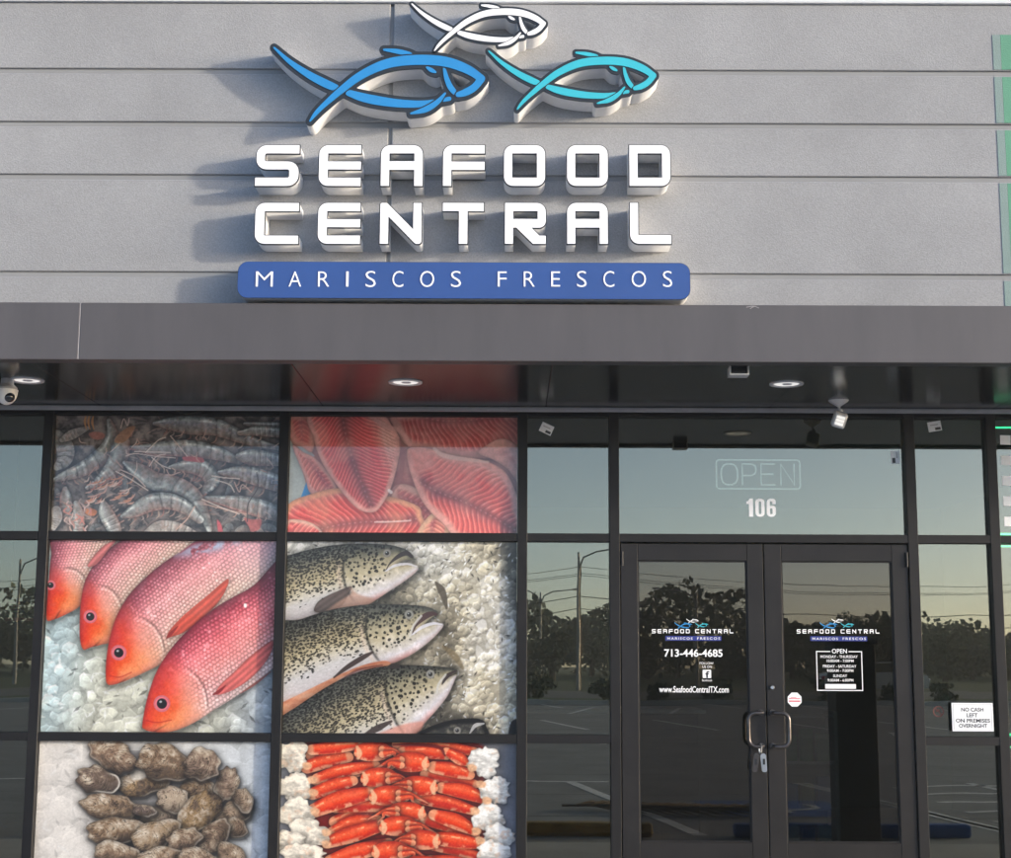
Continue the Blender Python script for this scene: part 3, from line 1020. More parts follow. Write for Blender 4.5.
# door decals
YT = YD + 0.0205        # just outside the door glass
def tiny_logo(t, x_px0, x_px1, y0):
    k = (x_px1 - x_px0) / 82.0
    for (ox, oy, sc, m) in ((21.7, 2.6, 0.087, 'blue_face'), (42.9, 3.6, 0.063, 'cyan_face'), (34.1, -0.4, 0.056, 'white_vinyl')):
        lp = [[P(x_px0 + k * (ox + u / 4.2125 * sc), y0 + k * (oy + v / 4.2125 * sc), YT) for u, v in q] for q in face_loops]
        wall_shape('fish_print', lp, YT + .0003, .0006, m, t, 0.0012)
    for wd, xa, xb in (('SEAFOOD', 0, 38.2), ('CENTRAL', 43.6, 82)):
        p = (xb - xa) / (7 * 1.0 + 6 * .42)
        lps = []
        for n, ch in enumerate(wd):
            a0 = xa + n * p * 1.42
            gx0, gx1, gz0, gz1 = px_rect(x_px0 + k * a0, y0 + 10.8 * k, x_px0 + k * (a0 + p), y0 + 15.0 * k, YT)
            wall_shape('lettering', glyph(ch, gx0, gx1, gz0, gz1), YT + .0003, .0006, 'acrylic_white', t)
    a0, a1, c0, c1 = px_rect(x_px0 + 13.6 * k, y0 + 17.6 * k, x_px0 + 70 * k, y0 + 22.6 * k, YT)
    MB().box(a0, a1, YT - .0002, YT + .0004, c0, c1).build('blue_bar', 'decal_blue', t)
    for wd, xa, xb in (('MARISCOS', 15.6, 41.0), ('FRESCOS', 45.6, 68.6)):
        a0, a1, c0, c1 = px_rect(x_px0 + k * xa, y0 + 18.9 * k, x_px0 + k * xb, y0 + 21.4 * k, YT)
        fit_text('lettering', wd, a0, a1, c0, c1, YT - .0006, 'acrylic_white', t, 0.01, 1.35)


cx, cz = P(692.5, 690, YT)
t = empty('door_decal', (cx, YT, cz), 'white lettering with phone number and web address on the left door glass', 'decal')
tiny_logo(t, 651.8, 733.4, 618.4)
def line(t, s, xa, xb, ya, yb, bold=0.0, m='acrylic_white', nm='lettering'):
    a0, a1, c0, c1 = px_rect(xa, ya, xb, yb, YT)
    fit_text(nm, s, a0, a1, c0, c1, YT - .0002, m, t, bold)
line(t, '713-446-4685', 664.2, 722.6, 649.0, 657.0, 0.02)
line(t, 'www.SeafoodCentralTX.com', 659.2, 728.8, 686.0, 692.8, 0.016)
line(t, 'FOLLOW', 699.6, 713.6, 662.0, 664.4, 0.0)
line(t, 'US ON', 702.4, 711.8, 665.6, 668.0, 0.0)
a0, a1, c0, c1 = px_rect(702.6, 669.8, 711.2, 678.0, YT)
fb = fillet([(a0, c0, .004), (a0, c1, .004), (a1, c1, .004), (a1, c0, .004)])
wall_shape('badge', [fb], YT + .0003, .0006, 'acrylic_white', t)
a0, a1, c0, c1 = px_rect(705.4, 671.0, 709.4, 677.8, YT)
fit_text('badge_letter', 'f', a0, a1, c0, c1, YT - .0008, 'black', t, 0.03)
line(t, 'facebook', 702.0, 712.2, 679.0, 681.4, 0.0)

cx, cz = P(840, 690, YT)
t = empty('door_decal', (cx, YT, cz), 'white framed opening hours with shop lettering on the right door glass', 'decal')
tiny_logo(t, 796.6, 879.4, 618.4)
b = MB()
fx0, fx1, fz0, fz1 = px_rect(816.0, 651.0, 863.2, 691.0, YT)
th = .0055
yy0, yy1 = YT - .0002, YT + .0004
g0 = P(830.4, 651, YT)[0]; g1 = P(848.6, 651, YT)[0]
b.box(fx0, g0, yy0, yy1, fz1 - th, fz1).box(g1, fx1, yy0, yy1, fz1 - th, fz1)
b.box(fx0, fx1, yy0, yy1, fz0, fz0 + th)
b.box(fx0, fx0 + th, yy0, yy1, fz0 + th, fz1 - th).box(fx1 - th, fx1, yy0, yy1, fz0 + th, fz1 - th)
b.build('hours_frame', 'acrylic_white', t)
line(t, 'OPEN', 831.8, 847.0, 648.8, 653.4, 0.012)
for s, xa, xb, ya in (('MONDAY - THURSDAY', 820.4, 857.8, 655.2), ('10:00AM - 7:00PM', 826.6, 853.6, 659.4), ('FRIDAY - SATURDAY', 823.0, 856.4, 664.8), ('9:00AM - 7:00PM', 827.0, 853.4, 669.2), ('SUNDAY', 833.2, 847.2, 674.4), ('9:00AM - 6:00PM', 827.6, 853.4, 678.8)):
    line(t, s, xa, xb, ya, ya + 2.9, 0.012)
a0, a1, c0, c1 = px_rect(825.2, 684.0, 856.0, 688.8, YT)
MB().box(a0, a1, YT - .0002, YT + .0004, c0, c1).build('white_bar', 'acrylic_white', t)

# octagonal security sticker
cx, cz = P(794.6, 699.6, YT)
t = empty('security_sticker', (cx, YT, cz), 'white octagonal sticker with red lines beside the right door handle', 'sticker')
oc = lambda rr: [(cx + rr * math.cos(R(22.5 + 45 * k)), cz + rr * math.sin(R(22.5 + 45 * k))) for k in range(8)]
wall_shape('plate', [oc(.046)], YT + .0004, .0008, 'white_vinyl', t)
MB().box(cx - .035, cx + .035, YT - .001, YT - .0005, cz - .013, cz - .006).build('bar', 'red', t)
MB().box(cx - .034, cx + .034, YT - .001, YT - .0005, cz + .004, cz + .008).box(cx - .022, cx + .010, YT - .001, YT - .0005, cz + .011, cz + .014).build('print_line', 'red', t)

# lock hanging on the left handle
hx_, hz_ = P(758.5, 748.5, -0.055)
t = empty('padlock', (hx_, -0.05, hz_), 'pair of worn metal padlock loops hanging from the left door handle', 'padlock')
b = MB()
b.tube([(hx_ + .016, -.055, hz_ + .026), (hx_ + .018, -.064, hz_ + .012), (hx_ + .016, -.060, hz_ - .022), (hx_ + .010, -.052, hz_ - .03), (hx_ + .006, -.044, hz_ - .01), (hx_ + .008, -.044, hz_ + .02), (hx_ + .016, -.055, hz_ + .026)], 0.0045, 8)
b.build('shackle', 'steel', t, True)
for dx, m, a, q in ((-.018, 'steel_dark', 9, 0), (.030, 'steel', -5, 1)):
    mb = MB()
    pr = fillet([(-.017, -.062, .016), (-.019, .050, .018), (.017, .050, .018), (.015, -.062, .014)])
    me = curve_mesh([pr], 0.02)
    me.transform(Matrix.Translation((hx_ + dx, -.058 + .004 * q, hz_ - .078)) @ Matrix.Rotation(R(a), 4, 'Y') @ TO_WALL)
    lk = link_mesh('lock_body', me, m, t)
    bv = lk.modifiers.new('bevel', 'BEVEL'); bv.width = .004; bv.segments = 2; bv.limit_method = 'ANGLE'
    MB().box(hx_ + dx - .007, hx_ + dx + .007, -.0705 + .004 * q, -.0685 + .004 * q, hz_ - .095, hz_ - .060, .001, 1).build('key_cover', 'black', t)

# neighbour's bay at the right edge: green led border and a column of white cards
t = empty('led_border', (MUL['f'] + .2, YG + .03, zt1), 'glowing green light strip round the windows of the bay at the right edge', 'light strip')
for z0, z1 in ((zt1 + .012, z_head0 - .05), (zl1 + .012, zt0 - .012), (zb1 + .012, zl0 - .012)):
    xa, xb = MUL['f'] + HW_ + .014, MUL['r'] - HW_ - .014
    MB().tube([(xa, YG + .02, z0), (xa, YG + .02, z1), (xb, YG + .02, z1), (xb, YG + .02, z0), (xa, YG + .02, z0)], .0075, 8).build('light_tube', 'led_green', t)
names = ['topmost', 'second', 'third', 'fourth', 'lowest']
for k, py in enumerate((440.0, 460.5, 480.7, 501.2, 521.5)):
    cx, cz = P(1003.4 + k * 1.1, py, YS)
    tag(slab(MB(), cx + .012, cz, .066, .060, R(-1.5), YS - .0008, YS + .0005).build('paper_card', 'white_vinyl'),
        names[k] + ' white square paper card in the column at the right edge', 'card', 'white square cards in the right window')
for o in list(COL.objects):
    if o.name.startswith('paper_card'):
        c = sum((Vector(v.co) for v in o.data.vertices), Vector()) / len(o.data.vertices)
        rebase(o, c)

# ------------------------------------------------------------------ printed posters: the pictures are drawn into mesh colours
def h2(ix, iy, seed):
    h = (ix.astype(np.int64) * 374761393 + iy.astype(np.int64) * 668265263 + seed * 974711) & 0xffffffff
    h = ((h ^ (h >> 13)) * 1274126177) & 0xffffffff
    h = ((h ^ (h >> 16)) * 2246822519) & 0xffffffff
    return ((h ^ (h >> 15)) & 0xffffff) / float(0x1000000)


def vnoise(x, y, seed=0):
    ix, iy = np.floor(x), np.floor(y)
    fx, fy = x - ix, y - iy
    fx, fy = fx * fx * (3 - 2 * fx), fy * fy * (3 - 2 * fy)
    a, b = h2(ix, iy, seed), h2(ix + 1, iy, seed)
    c, d = h2(ix, iy + 1, seed), h2(ix + 1, iy + 1, seed)
    return (a * (1 - fx) + b * fx) * (1 - fy) + (c * (1 - fx) + d * fx) * fy


def fbm(x, y, sc, seed=0, o=4):
    v, a, s = 0, 0.5, 0
    for k in range(o):
        v = v + a * vnoise(x / sc * 2 ** k + 17.3 * k, y / sc * 2 ** k - 9.1 * k, seed + k)
        s += a; a *= .55
    return v / s


def worley(x, y, sc, seed=0):
    x, y = x / sc, y / sc
    ix, iy = np.floor(x), np.floor(y)
    f1 = np.full(x.shape, 9.0); f2 = f1.copy(); idv = np.zeros(x.shape); dx1 = np.zeros(x.shape); dy1 = np.zeros(x.shape)
    for oy in (-1, 0, 1):
        for ox in (-1, 0, 1):
            cx, cy = ix + ox, iy + oy
            px = cx + .1 + .8 * h2(cx, cy, seed + 1); py = cy + .1 + .8 * h2(cx, cy, seed + 2)
            dx, dy = x - px, y - py
            d = np.hypot(dx, dy)
            n1 = d < f1
            f2 = np.where(n1, f1, np.minimum(f2, d))
            idv = np.where(n1, h2(cx, cy, seed + 3), idv); dx1 = np.where(n1, dx, dx1); dy1 = np.where(n1, dy, dy1)
            f1 = np.where(n1, d, f1)
    return f1, f2, idv, dx1, dy1


def sst(a, b, x):
    t = np.clip((x - a) / (b - a), 0, 1)
    return t * t * (3 - 2 * t)


def ramp(v, stops):
    ps = [s[0] for s in stops]
    return np.stack([np.interp(v, ps, [s[1][k] / 255.0 for s in stops]) for k in range(3)], -1)


class Paint:
    def __init__(self, quad, nx, ny):
        u = (np.arange(nx + 1) / nx)[None, :]; v = (np.arange(ny + 1) / ny)[:, None]
        tl, tr_, br, bl = [np.array(q, float) for q in quad]
        f = lambda k: (tl[k] * (1 - u) + tr_[k] * u) * (1 - v) + (bl[k] * (1 - u) + br[k] * u) * v
        self.X, self.Y = f(0), f(1)
        self.nx, self.ny = nx, ny
        self.C = np.zeros(self.X.shape + (3,))

    def win(self, pts, pad):
        x0, y0 = pts[:, 0].min() - pad, pts[:, 1].min() - pad
        x1, y1 = pts[:, 0].max() + pad, pts[:, 1].max() + pad
        m = (self.X >= x0) & (self.X <= x1) & (self.Y >= y0) & (self.Y <= y1)
        js = np.where(m.any(1))[0]; iss = np.where(m.any(0))[0]
        if len(js) == 0 or len(iss) == 0: return None
        return (slice(js[0], js[-1] + 1), slice(iss[0], iss[-1] + 1))

    def poly(self, pts, pad=4, smooth=True, n=8):
        p = spl(pts, n, True) if smooth else np.array(pts, float)
        s = self.win(p, pad)
        if s is None: return None
        X, Y = self.X[s], self.Y[s]
        d = np.full(X.shape, 1e9); ins = np.zeros(X.shape, bool)
        q = np.roll(p, -1, 0)
        for a, b in zip(p, q):
            dx, dy = b - a
            t = np.clip(((X - a[0]) * dx + (Y - a[1]) * dy) / (dx * dx + dy * dy + 1e-9), 0, 1)
            np.minimum(d, np.hypot(X - a[0] - t * dx, Y - a[1] - t * dy), out=d)
            if a[1] != b[1]:
                c = ((a[1] > Y) != (b[1] > Y)) & (X < dx * (Y - a[1]) / (dy + 1e-12) + a[0])
                ins ^= c
        return s, X, Y, np.where(ins, -d, d)

    def band(self, pts, pad=4, n=6):
        """ribbon: signed distance, length along, signed position across (-1..1)"""
        p = spl(pts, n)
        w_ = p[:, 2].max()
        s = self.win(p[:, :2], pad + w_)
        if s is None: return None
        X, Y = self.X[s], self.Y[s]
        best = np.full(X.shape, 1e9); S_ = np.zeros(X.shape); N_ = np.zeros(X.shape)
        L = 0
        for a, b in zip(p[:-1], p[1:]):
            dx, dy = b[0] - a[0], b[1] - a[1]
            l = math.hypot(dx, dy) + 1e-9
            t = np.clip(((X - a[0]) * dx + (Y - a[1]) * dy) / (l * l), 0, 1)
            ww = np.maximum(a[2] + (b[2] - a[2]) * t, .3)
            d = np.hypot(X - a[0] - t * dx, Y - a[1] - t * dy)
            m = d - ww < best
            best = np.where(m, d - ww, best)
            S_ = np.where(m, L + t * l, S_)
            sg = ((X - a[0]) * -dy + (Y - a[1]) * dx) / l
            N_ = np.where(m, np.clip(sg / ww, -1.2, 1.2), N_)
            L += l
        return s, X, Y, best, S_, N_, L

    def put(self, s, mask, col):
        m = mask[..., None]
        c = np.asarray(col, float)
        self.C[s] = self.C[s] * (1 - m) + c * m

    def mul(self, s, k):
        self.C[s] = self.C[s] * k[..., None]

    def line(self, pts, wd, col, alpha=1.0, soft=1.6):
        q = [(a[0], a[1], wd if len(a) < 3 else a[2]) for a in pts]
        r_ = self.band(q, 4)
        if r_ is None: return
        self.put(r_[0], sst(soft, -soft * .3, r_[3]) * alpha, np.array(col) / 255.0)

    def under(self, pts, rad, k, smooth=True, dx=0, dy=0):
        """contact darkness the camera recorded round an item in the printed picture"""
        r_ = self.poly([(a[0] + dx, a[1] + dy) for a in pts], rad * 2, smooth)
        if r_ is None: return
        self.mul(r_[0], 1 - k * np.exp(-np.maximum(r_[3], 0) / rad))

    def ice(self, sc, base, seed, contrast=.16, n=420, frost=0.5):
        """crushed ice: many overlapping translucent lumps, each with a bright face and a shaded side"""
        X, Y = self.X, self.Y
        self.C[:] = np.clip(base * (.86 + .22 * (fbm(X, Y, sc * .8, seed) - .5) + .14 * (fbm(X, Y, sc * .2, seed + 3) - .5))[..., None], 0, 1)
        rnd = random.Random(seed)
        x0, x1, y0, y1 = X.min(), X.max(), Y.min(), Y.max()
        for k in range(n):
            cx, cy = rnd.uniform(x0, x1), rnd.uniform(y0, y1)
            r_ = sc * rnd.choice((.28, .35, .42, .5, .6)) * (1.25 - .5 * k / n)
            m = rnd.randint(5, 8)
            a0 = rnd.uniform(0, 6.28); asp = rnd.uniform(.6, 1); ro = rnd.uniform(0, 3.14)
            pts = []
            for q in range(m):
                th = a0 + 2 * math.pi * (q + rnd.uniform(-.25, .25)) / m
                u, v = r_ * math.cos(th) * rnd.uniform(.8, 1.15), r_ * asp * math.sin(th) * rnd.uniform(.8, 1.15)
                pts.append((cx + u * math.cos(ro) - v * math.sin(ro), cy + u * math.sin(ro) + v * math.cos(ro)))
            w_ = self.poly(pts, 5, k % 6 == 0, 4)
            if w_ is None: continue
            s, XX, YY, d = w_
            if XX.size < 4: continue
            li = rnd.uniform(-.55, 1.0) * contrast
            g = -((XX - cx) * .5 + (YY - cy)) / r_
            rim = np.exp(-((d + 2.5) / 3.0) ** 2)
            k_ = 1 + li + contrast * .55 * g + contrast * .8 * rim * sst(-.2, .8, g) - contrast * .7 * rim * sst(.1, -.9, g)
            k_ = k_ + contrast * .7 * (fbm(XX + k * 31, YY, sc * .22, seed + 7, 3) - .5)
            bc = base[s] if base.shape[:2] == X.shape else base
            col = np.clip(bc * k_[..., None], 0, 1)
            al = rnd.uniform(.35, .85)
            self.mul(s, 1 - contrast * .55 * np.exp(-np.maximum(d, 0) / (sc * .05)) * (d > 0) * sst(.5, -.5, g))
            self.put(s, sst(2.2, -1.8, d) * al, col)
        for k in range(int(n * .45)):                   # glints and dark gaps
            cx, cy, q = rnd.uniform(x0, x1), rnd.uniform(y0, y1), rnd.uniform(2.5, sc * .13)
            a = rnd.uniform(0, 3.14)
            w_ = self.poly([(cx + q * 2 * math.cos(a), cy + q * 2 * math.sin(a)), (cx - q * .6 * math.sin(a), cy + q * .6 * math.cos(a)), (cx - q * 2 * math.cos(a), cy - q * 2 * math.sin(a)), (cx + q * .6 * math.sin(a), cy - q * .6 * math.cos(a))], 4, False)
            if w_ is None: continue
            s, XX, YY, d = w_
            if k % 3: self.put(s, sst(2, -2, d) * min(1, contrast * 3), np.array((.97, .98, .98)))
            else: self.mul(s, 1 - min(.6, contrast * 1.8) * sst(2.5, -2, d))
        f = fbm(X, Y, sc * 1.6, seed + 40)
        self.C[:] = np.clip(self.C * (1 + contrast * .6 * (f - .5))[..., None], 0, 1)
        return self.C


def eye(p, x, y, r_, ring, pup=(30, 28, 32), pr=.62):
    for rr, c in ((1.0, ring), (.80, tuple(min(255, v * 1.12) for v in ring)), (pr, pup)):
        q = [(x + rr * r_ * math.cos(a), y + rr * r_ * math.sin(a)) for a in np.linspace(0, 2 * math.pi, 13)[:-1]]
        s, X, Y, d = p.poly(q)
        p.put(s, sst(1.6, -1.6, d), np.array(c) / 255.)
    q = [(x - .15 * r_ + .16 * r_ * math.cos(a), y - .22 * r_ + .13 * r_ * math.sin(a)) for a in np.linspace(0, 2 * math.pi, 9)[:-1]]
    s, X, Y, d = p.poly(q)
    p.put(s, sst(1.6, -1.6, d) * .75, np.array((235, 240, 245)) / 255.)


NXP = 400


# ---- red snappers on ice
def paint_snapper():
    p = Paint([(72, 28), (975, 25), (955, 788), (35, 792)], NXP, 330)
    X, Y = p.X, p.Y
    wx = sst(60, 330, X + .25 * (Y - 500))
    base = (1 - wx)[..., None] * np.array((192, 214, 220)) / 255 + wx[..., None] * np.array((206, 207, 192)) / 255
    bl = sst(700, 900, X)[..., None]
    base = base * (1 - bl) + bl * np.array((188, 196, 200)) / 255
    p.ice(80, base, 3, .20, 620)
    F = [
     dict(o=[(60, 350), (58, 300), (66, 200), (76, 90), (96, 10), (345, 5), (268, 120), (215, 235), (192, 292), (130, 330), (82, 350)],
          top=[(58, 320), (66, 200), (78, 80), (95, 10)], bot=[(82, 352), (130, 330), (192, 290), (240, 190), (345, 5)], h=(66, 340), d=(.38, -.92), eye=(74, 210, 20), hl=190, sc=15),
     dict(o=[(205, 467), (192, 430), (190, 370), (194, 280), (212, 190), (262, 105), (338, 38), (450, -20), (700, -20), (560, 110), (430, 215), (345, 340), (318, 430), (280, 446), (235, 458)],
          top=[(191, 420), (194, 280), (212, 190), (262, 105), (338, 38), (450, -20)], bot=[(215, 467), (290, 445), (330, 400), (430, 240), (700, -10)], h=(205, 455), d=(.62, -.78), eye=(232, 335, 27), hl=215, sc=17),
     dict(o=[(302, 604), (294, 560), (298, 490), (312, 410), (340, 325), (388, 245), (450, 178), (520, 118), (600, 66), (700, 10), (1020, -20), (1020, 130), (900, 230), (760, 330), (640, 420), (540, 505), (470, 545), (400, 578), (345, 600)],
          top=[(294, 560), (298, 490), (340, 325), (450, 178), (600, 66), (700, 10), (900, -60)], bot=[(315, 606), (400, 578), (470, 545), (560, 480), (760, 310), (1020, 120)], h=(305, 590), d=(.74, -.67), eye=(346, 478, 31), hl=245, sc=19),
     dict(o=[(446, 778), (441, 755), (452, 690), (470, 622), (500, 545), (560, 452), (636, 372), (720, 302), (800, 252), (880, 206), (1020, 95), (1020, 500), (960, 535), (880, 600), (800, 655), (720, 705), (640, 755), (560, 786), (490, 790)],
          top=[(441, 750), (452, 690), (500, 545), (560, 452), (720, 302), (880, 206), (1020, 95)], bot=[(460, 790), (560, 786), (640, 755), (800, 655), (960, 535), (1020, 500)], h=(450, 770), d=(.80, -.60), eye=(518, 678, 33), hl=250, sc=20)]
    for n, f in enumerate(F):
        p.under(f['o'], 16, .42, dx=2, dy=8)
        s, X, Y, d = p.poly(f['o'], 6)
        def dist(pts):
            q = spl(pts, 8); b = np.full(X.shape, 1e9)
            for a, c in zip(q[:-1], q[1:]):
                dx, dy = c - a
                t = np.clip(((X - a[0]) * dx + (Y - a[1]) * dy) / (dx * dx + dy * dy), 0, 1)
                np.minimum(b, np.hypot(X - a[0] - t * dx, Y - a[1] - t * dy), out=b)
            return b
        dt, db = dist(f['top']), dist(f['bot'])
        v = dt / (dt + db + 1e-6)
        hx, hy = f['h']; ux, uy = f['d']
        A = (X - hx) * ux + (Y - hy) * uy          # along the body
        Bc = (X - hx) * -uy + (Y - hy) * ux        # across
        nz = fbm(X, Y, 60, 40 + n)
        vv = np.clip(v + .12 * (nz - .5), 0, 1)
        if n < 3:
            body = ramp(vv, [(0, (136, 66, 82)), (.14, (172, 92, 106)), (.36, (216, 138, 142)), (.62, (234, 180, 174)), (.85, (244, 206, 190)), (1, (244, 214, 200))])
        else:
            body = ramp(vv, [(0, (132, 50, 68)), (.13, (180, 74, 90)), (.34, (222, 104, 110)), (.56, (236, 148, 146)), (.8, (242, 192, 190)), (1, (244, 214, 210))])
        # scales: offset lattice of light ellipses
        sc = f['sc'] * .78
        wob = 16 * (fbm(X, Y, 110, 60 + n) - .5)
        ga, gb = (A + wob) / (sc * 1.05), (Bc + wob) / sc
        row = np.floor(gb)
        fa = (ga + .5 * (row % 2)) % 1 - .5 + .34 * (fbm(X, Y, 7, 15, 2) - .5); fb = gb - row - .5 + .34 * (fbm(X, Y, 7, 16, 2) - .5)
        spot = np.exp(-((fa + .08) ** 2 / .06 + fb ** 2 / .075))
        rim = sst(.30, .52, np.hypot(fa, fb * 1.05))
        ss = sst(f['hl'] * .72, f['hl'] * 1.05, A + 60 * (v - .5)) * sst(.0, .12, v)
        jit = (h2(np.floor(ga + .5 * (row % 2)), row, 5) * .8 + .55) * (.35 + 1.3 * fbm(X, Y, 70, 33 + n))
        body = body * (1 - .19 * (rim * ss * (.4 + 1.2 * fbm(X, Y, 55, 44 + n)))[..., None]) + (.17 * spot * ss * jit)[..., None] * np.array((1, .93, .93))
        wet = np.exp(-((v - .34) / .16) ** 2) * (.4 + 1.2 * fbm(A * .5, Bc, 38, 210 + n, 3))
        body = body + (.13 * wet)[..., None] * np.array((1, .96, .97))
        body = body + (.22 * sst(.66, .82, fbm(X, Y, 15, 220 + n, 3)) * sst(.3, .75, fbm(X, Y, 80, 230 + n)))[..., None]
        # head
        hm = sst(f['hl'] * 1.22, f['hl'] * .45, A + 40 * (nz - .5) + 30 * (v - .5))
        head = ramp(np.clip(v + .3 * (fbm(X, Y, 30, 70 + n) - .5), 0, 1), [(0, (206, 66, 66)), (.25, (222, 74, 52)), (.5, (236, 98, 58)), (.75, (244, 148, 100)), (1, (242, 150, 122))])
        body = body * (1 - hm[..., None]) + head * hm[..., None]
        cheek = np.exp(-(((A - f['hl'] * .95) / 48) ** 2 + ((v - .52) / .16) ** 2))
        body = body * (1 - .5 * cheek[..., None]) + .5 * cheek[..., None] * np.array((236, 178, 164)) / 255
        snout = sst(75, 10, A)
        body = body * (1 - .55 * snout[..., None]) + .55 * snout[..., None] * np.array((222, 62, 50)) / 255
        body += (.10 * (fbm(X, Y, 7, 80 + n, 3) - .5))[..., None]
        # gill cover arc
        ga_ = A - f['hl'] * (1.15 - 1.3 * (v - .55) ** 2)
        gm = np.exp(-(ga_ / 6) ** 2) * sst(.25, .4, v) * sst(.97, .85, v)
        body = body * (1 - .28 * gm[..., None])
        gm = np.exp(-((ga_ + 9) / 6) ** 2) * sst(.25, .4, v) * sst(.97, .85, v)
        body = body + .14 * gm[..., None]
        # jaw line
        mth = np.exp(-((Bc - (f['hl'] * .14) - .12 * A) / 4) ** 2) * sst(f['hl'] * .40, f['hl'] * .1, A) * sst(.55, .75, v)
        body = body * (1 - .35 * mth[..., None])
        body = body * (1 - .30 * np.exp(d / 9.0))[..., None]
        glint = sst(.70, .85, fbm(X, Y, 26, 90 + n, 3)) * sst(.05, .15, v) * sst(.5, .25, v) * (1 - hm)
        body = body + .18 * glint[..., None]
        if n == 2:
            gm = np.exp(-(((X - 700) / 130) ** 2 + ((Y - 52 + .22 * (X - 700)) / 22) ** 2)) * sst(.35, .55, fbm(X, Y, 34, 5))
            body = body * (1 - gm[..., None]) + gm[..., None] * np.array((178, 198, 226)) / 255
            pl_ = sst(560, 900, X - Y * .8)
            body = body * (1 - .35 * pl_[..., None]) + .35 * pl_[..., None] * np.array((214, 200, 222)) / 255
        p.put(s, sst(1.5, -1.5, d), np.clip(body, 0, 1))
        eye(p, *f['eye'], (206, 112, 122))
        if n == 1:                                     # dorsal fin of the second fish over the first
            fin(p, [(220, 130), (250, 85), (290, 45), (335, 26), (300, 70), (262, 118), (238, 134)], (212, 122, 122), (.7, -.7))
        if n == 2:
            fin(p, [(536, 414), (560, 372), (620, 312), (700, 245), (778, 180), (772, 222), (735, 282), (670, 345), (610, 392), (560, 412)], (224, 96, 82), (.76, -.64))
    # lateral details of the front fish
    fin(p, [(730, 636), (752, 600), (810, 545), (880, 478), (955, 425), (952, 470), (915, 530), (860, 585), (800, 622), (752, 640)], (222, 112, 108), (.76, -.62))
    p.line([(830, 635, 1), (890, 595, 4), (950, 548, 1)], 3, (150, 70, 66), .7)
    p.line([(722, 640, 3), (745, 628, 6), (770, 606, 2)], 4, (120, 34, 40), .8)
    p.line([(536, 420, 2), (552, 402, 6), (580, 372, 2)], 4, (120, 40, 44), .7)
    p.line([(590, 75), (640, 40), (700, 18)], 3, (150, 74, 90), .6)
    p.line([(458, 745), (500, 752), (555, 742)], 2.5, (170, 40, 36), .5)
    p.line([(310, 570), (350, 575), (396, 556)], 2.5, (180, 52, 44), .5)
    s, X, Y, d = p.poly([(844, 278), (854, 280), (853, 293), (844, 292)])
    p.put(s, sst(2, -2, d), (1, .97, .97))
    return p


def fin(p, pts, col, dr):
    p.under(pts, 7, .22, dx=1, dy=3)
    s, X, Y, d = p.poly(pts, 4)
    a = X * -dr[1] + Y * dr[0]
    b = X * dr[0] + Y * dr[1]
    ray = .5 + .5 * np.sin(a / 3.3 + .01 * b + 2 * fbm(X, Y, 50, 7))
    c = np.array(col)[None, None, :] / 255. * (.86 + .22 * ray + .15 * (fbm(X, Y, 40, 3) - .5))[..., None]
    c = c * (1 - .2 * np.exp(d / 5.))[..., None]
    p.put(s, sst(1.5, -1.5, d) * .92, np.clip(c, 0, 1))


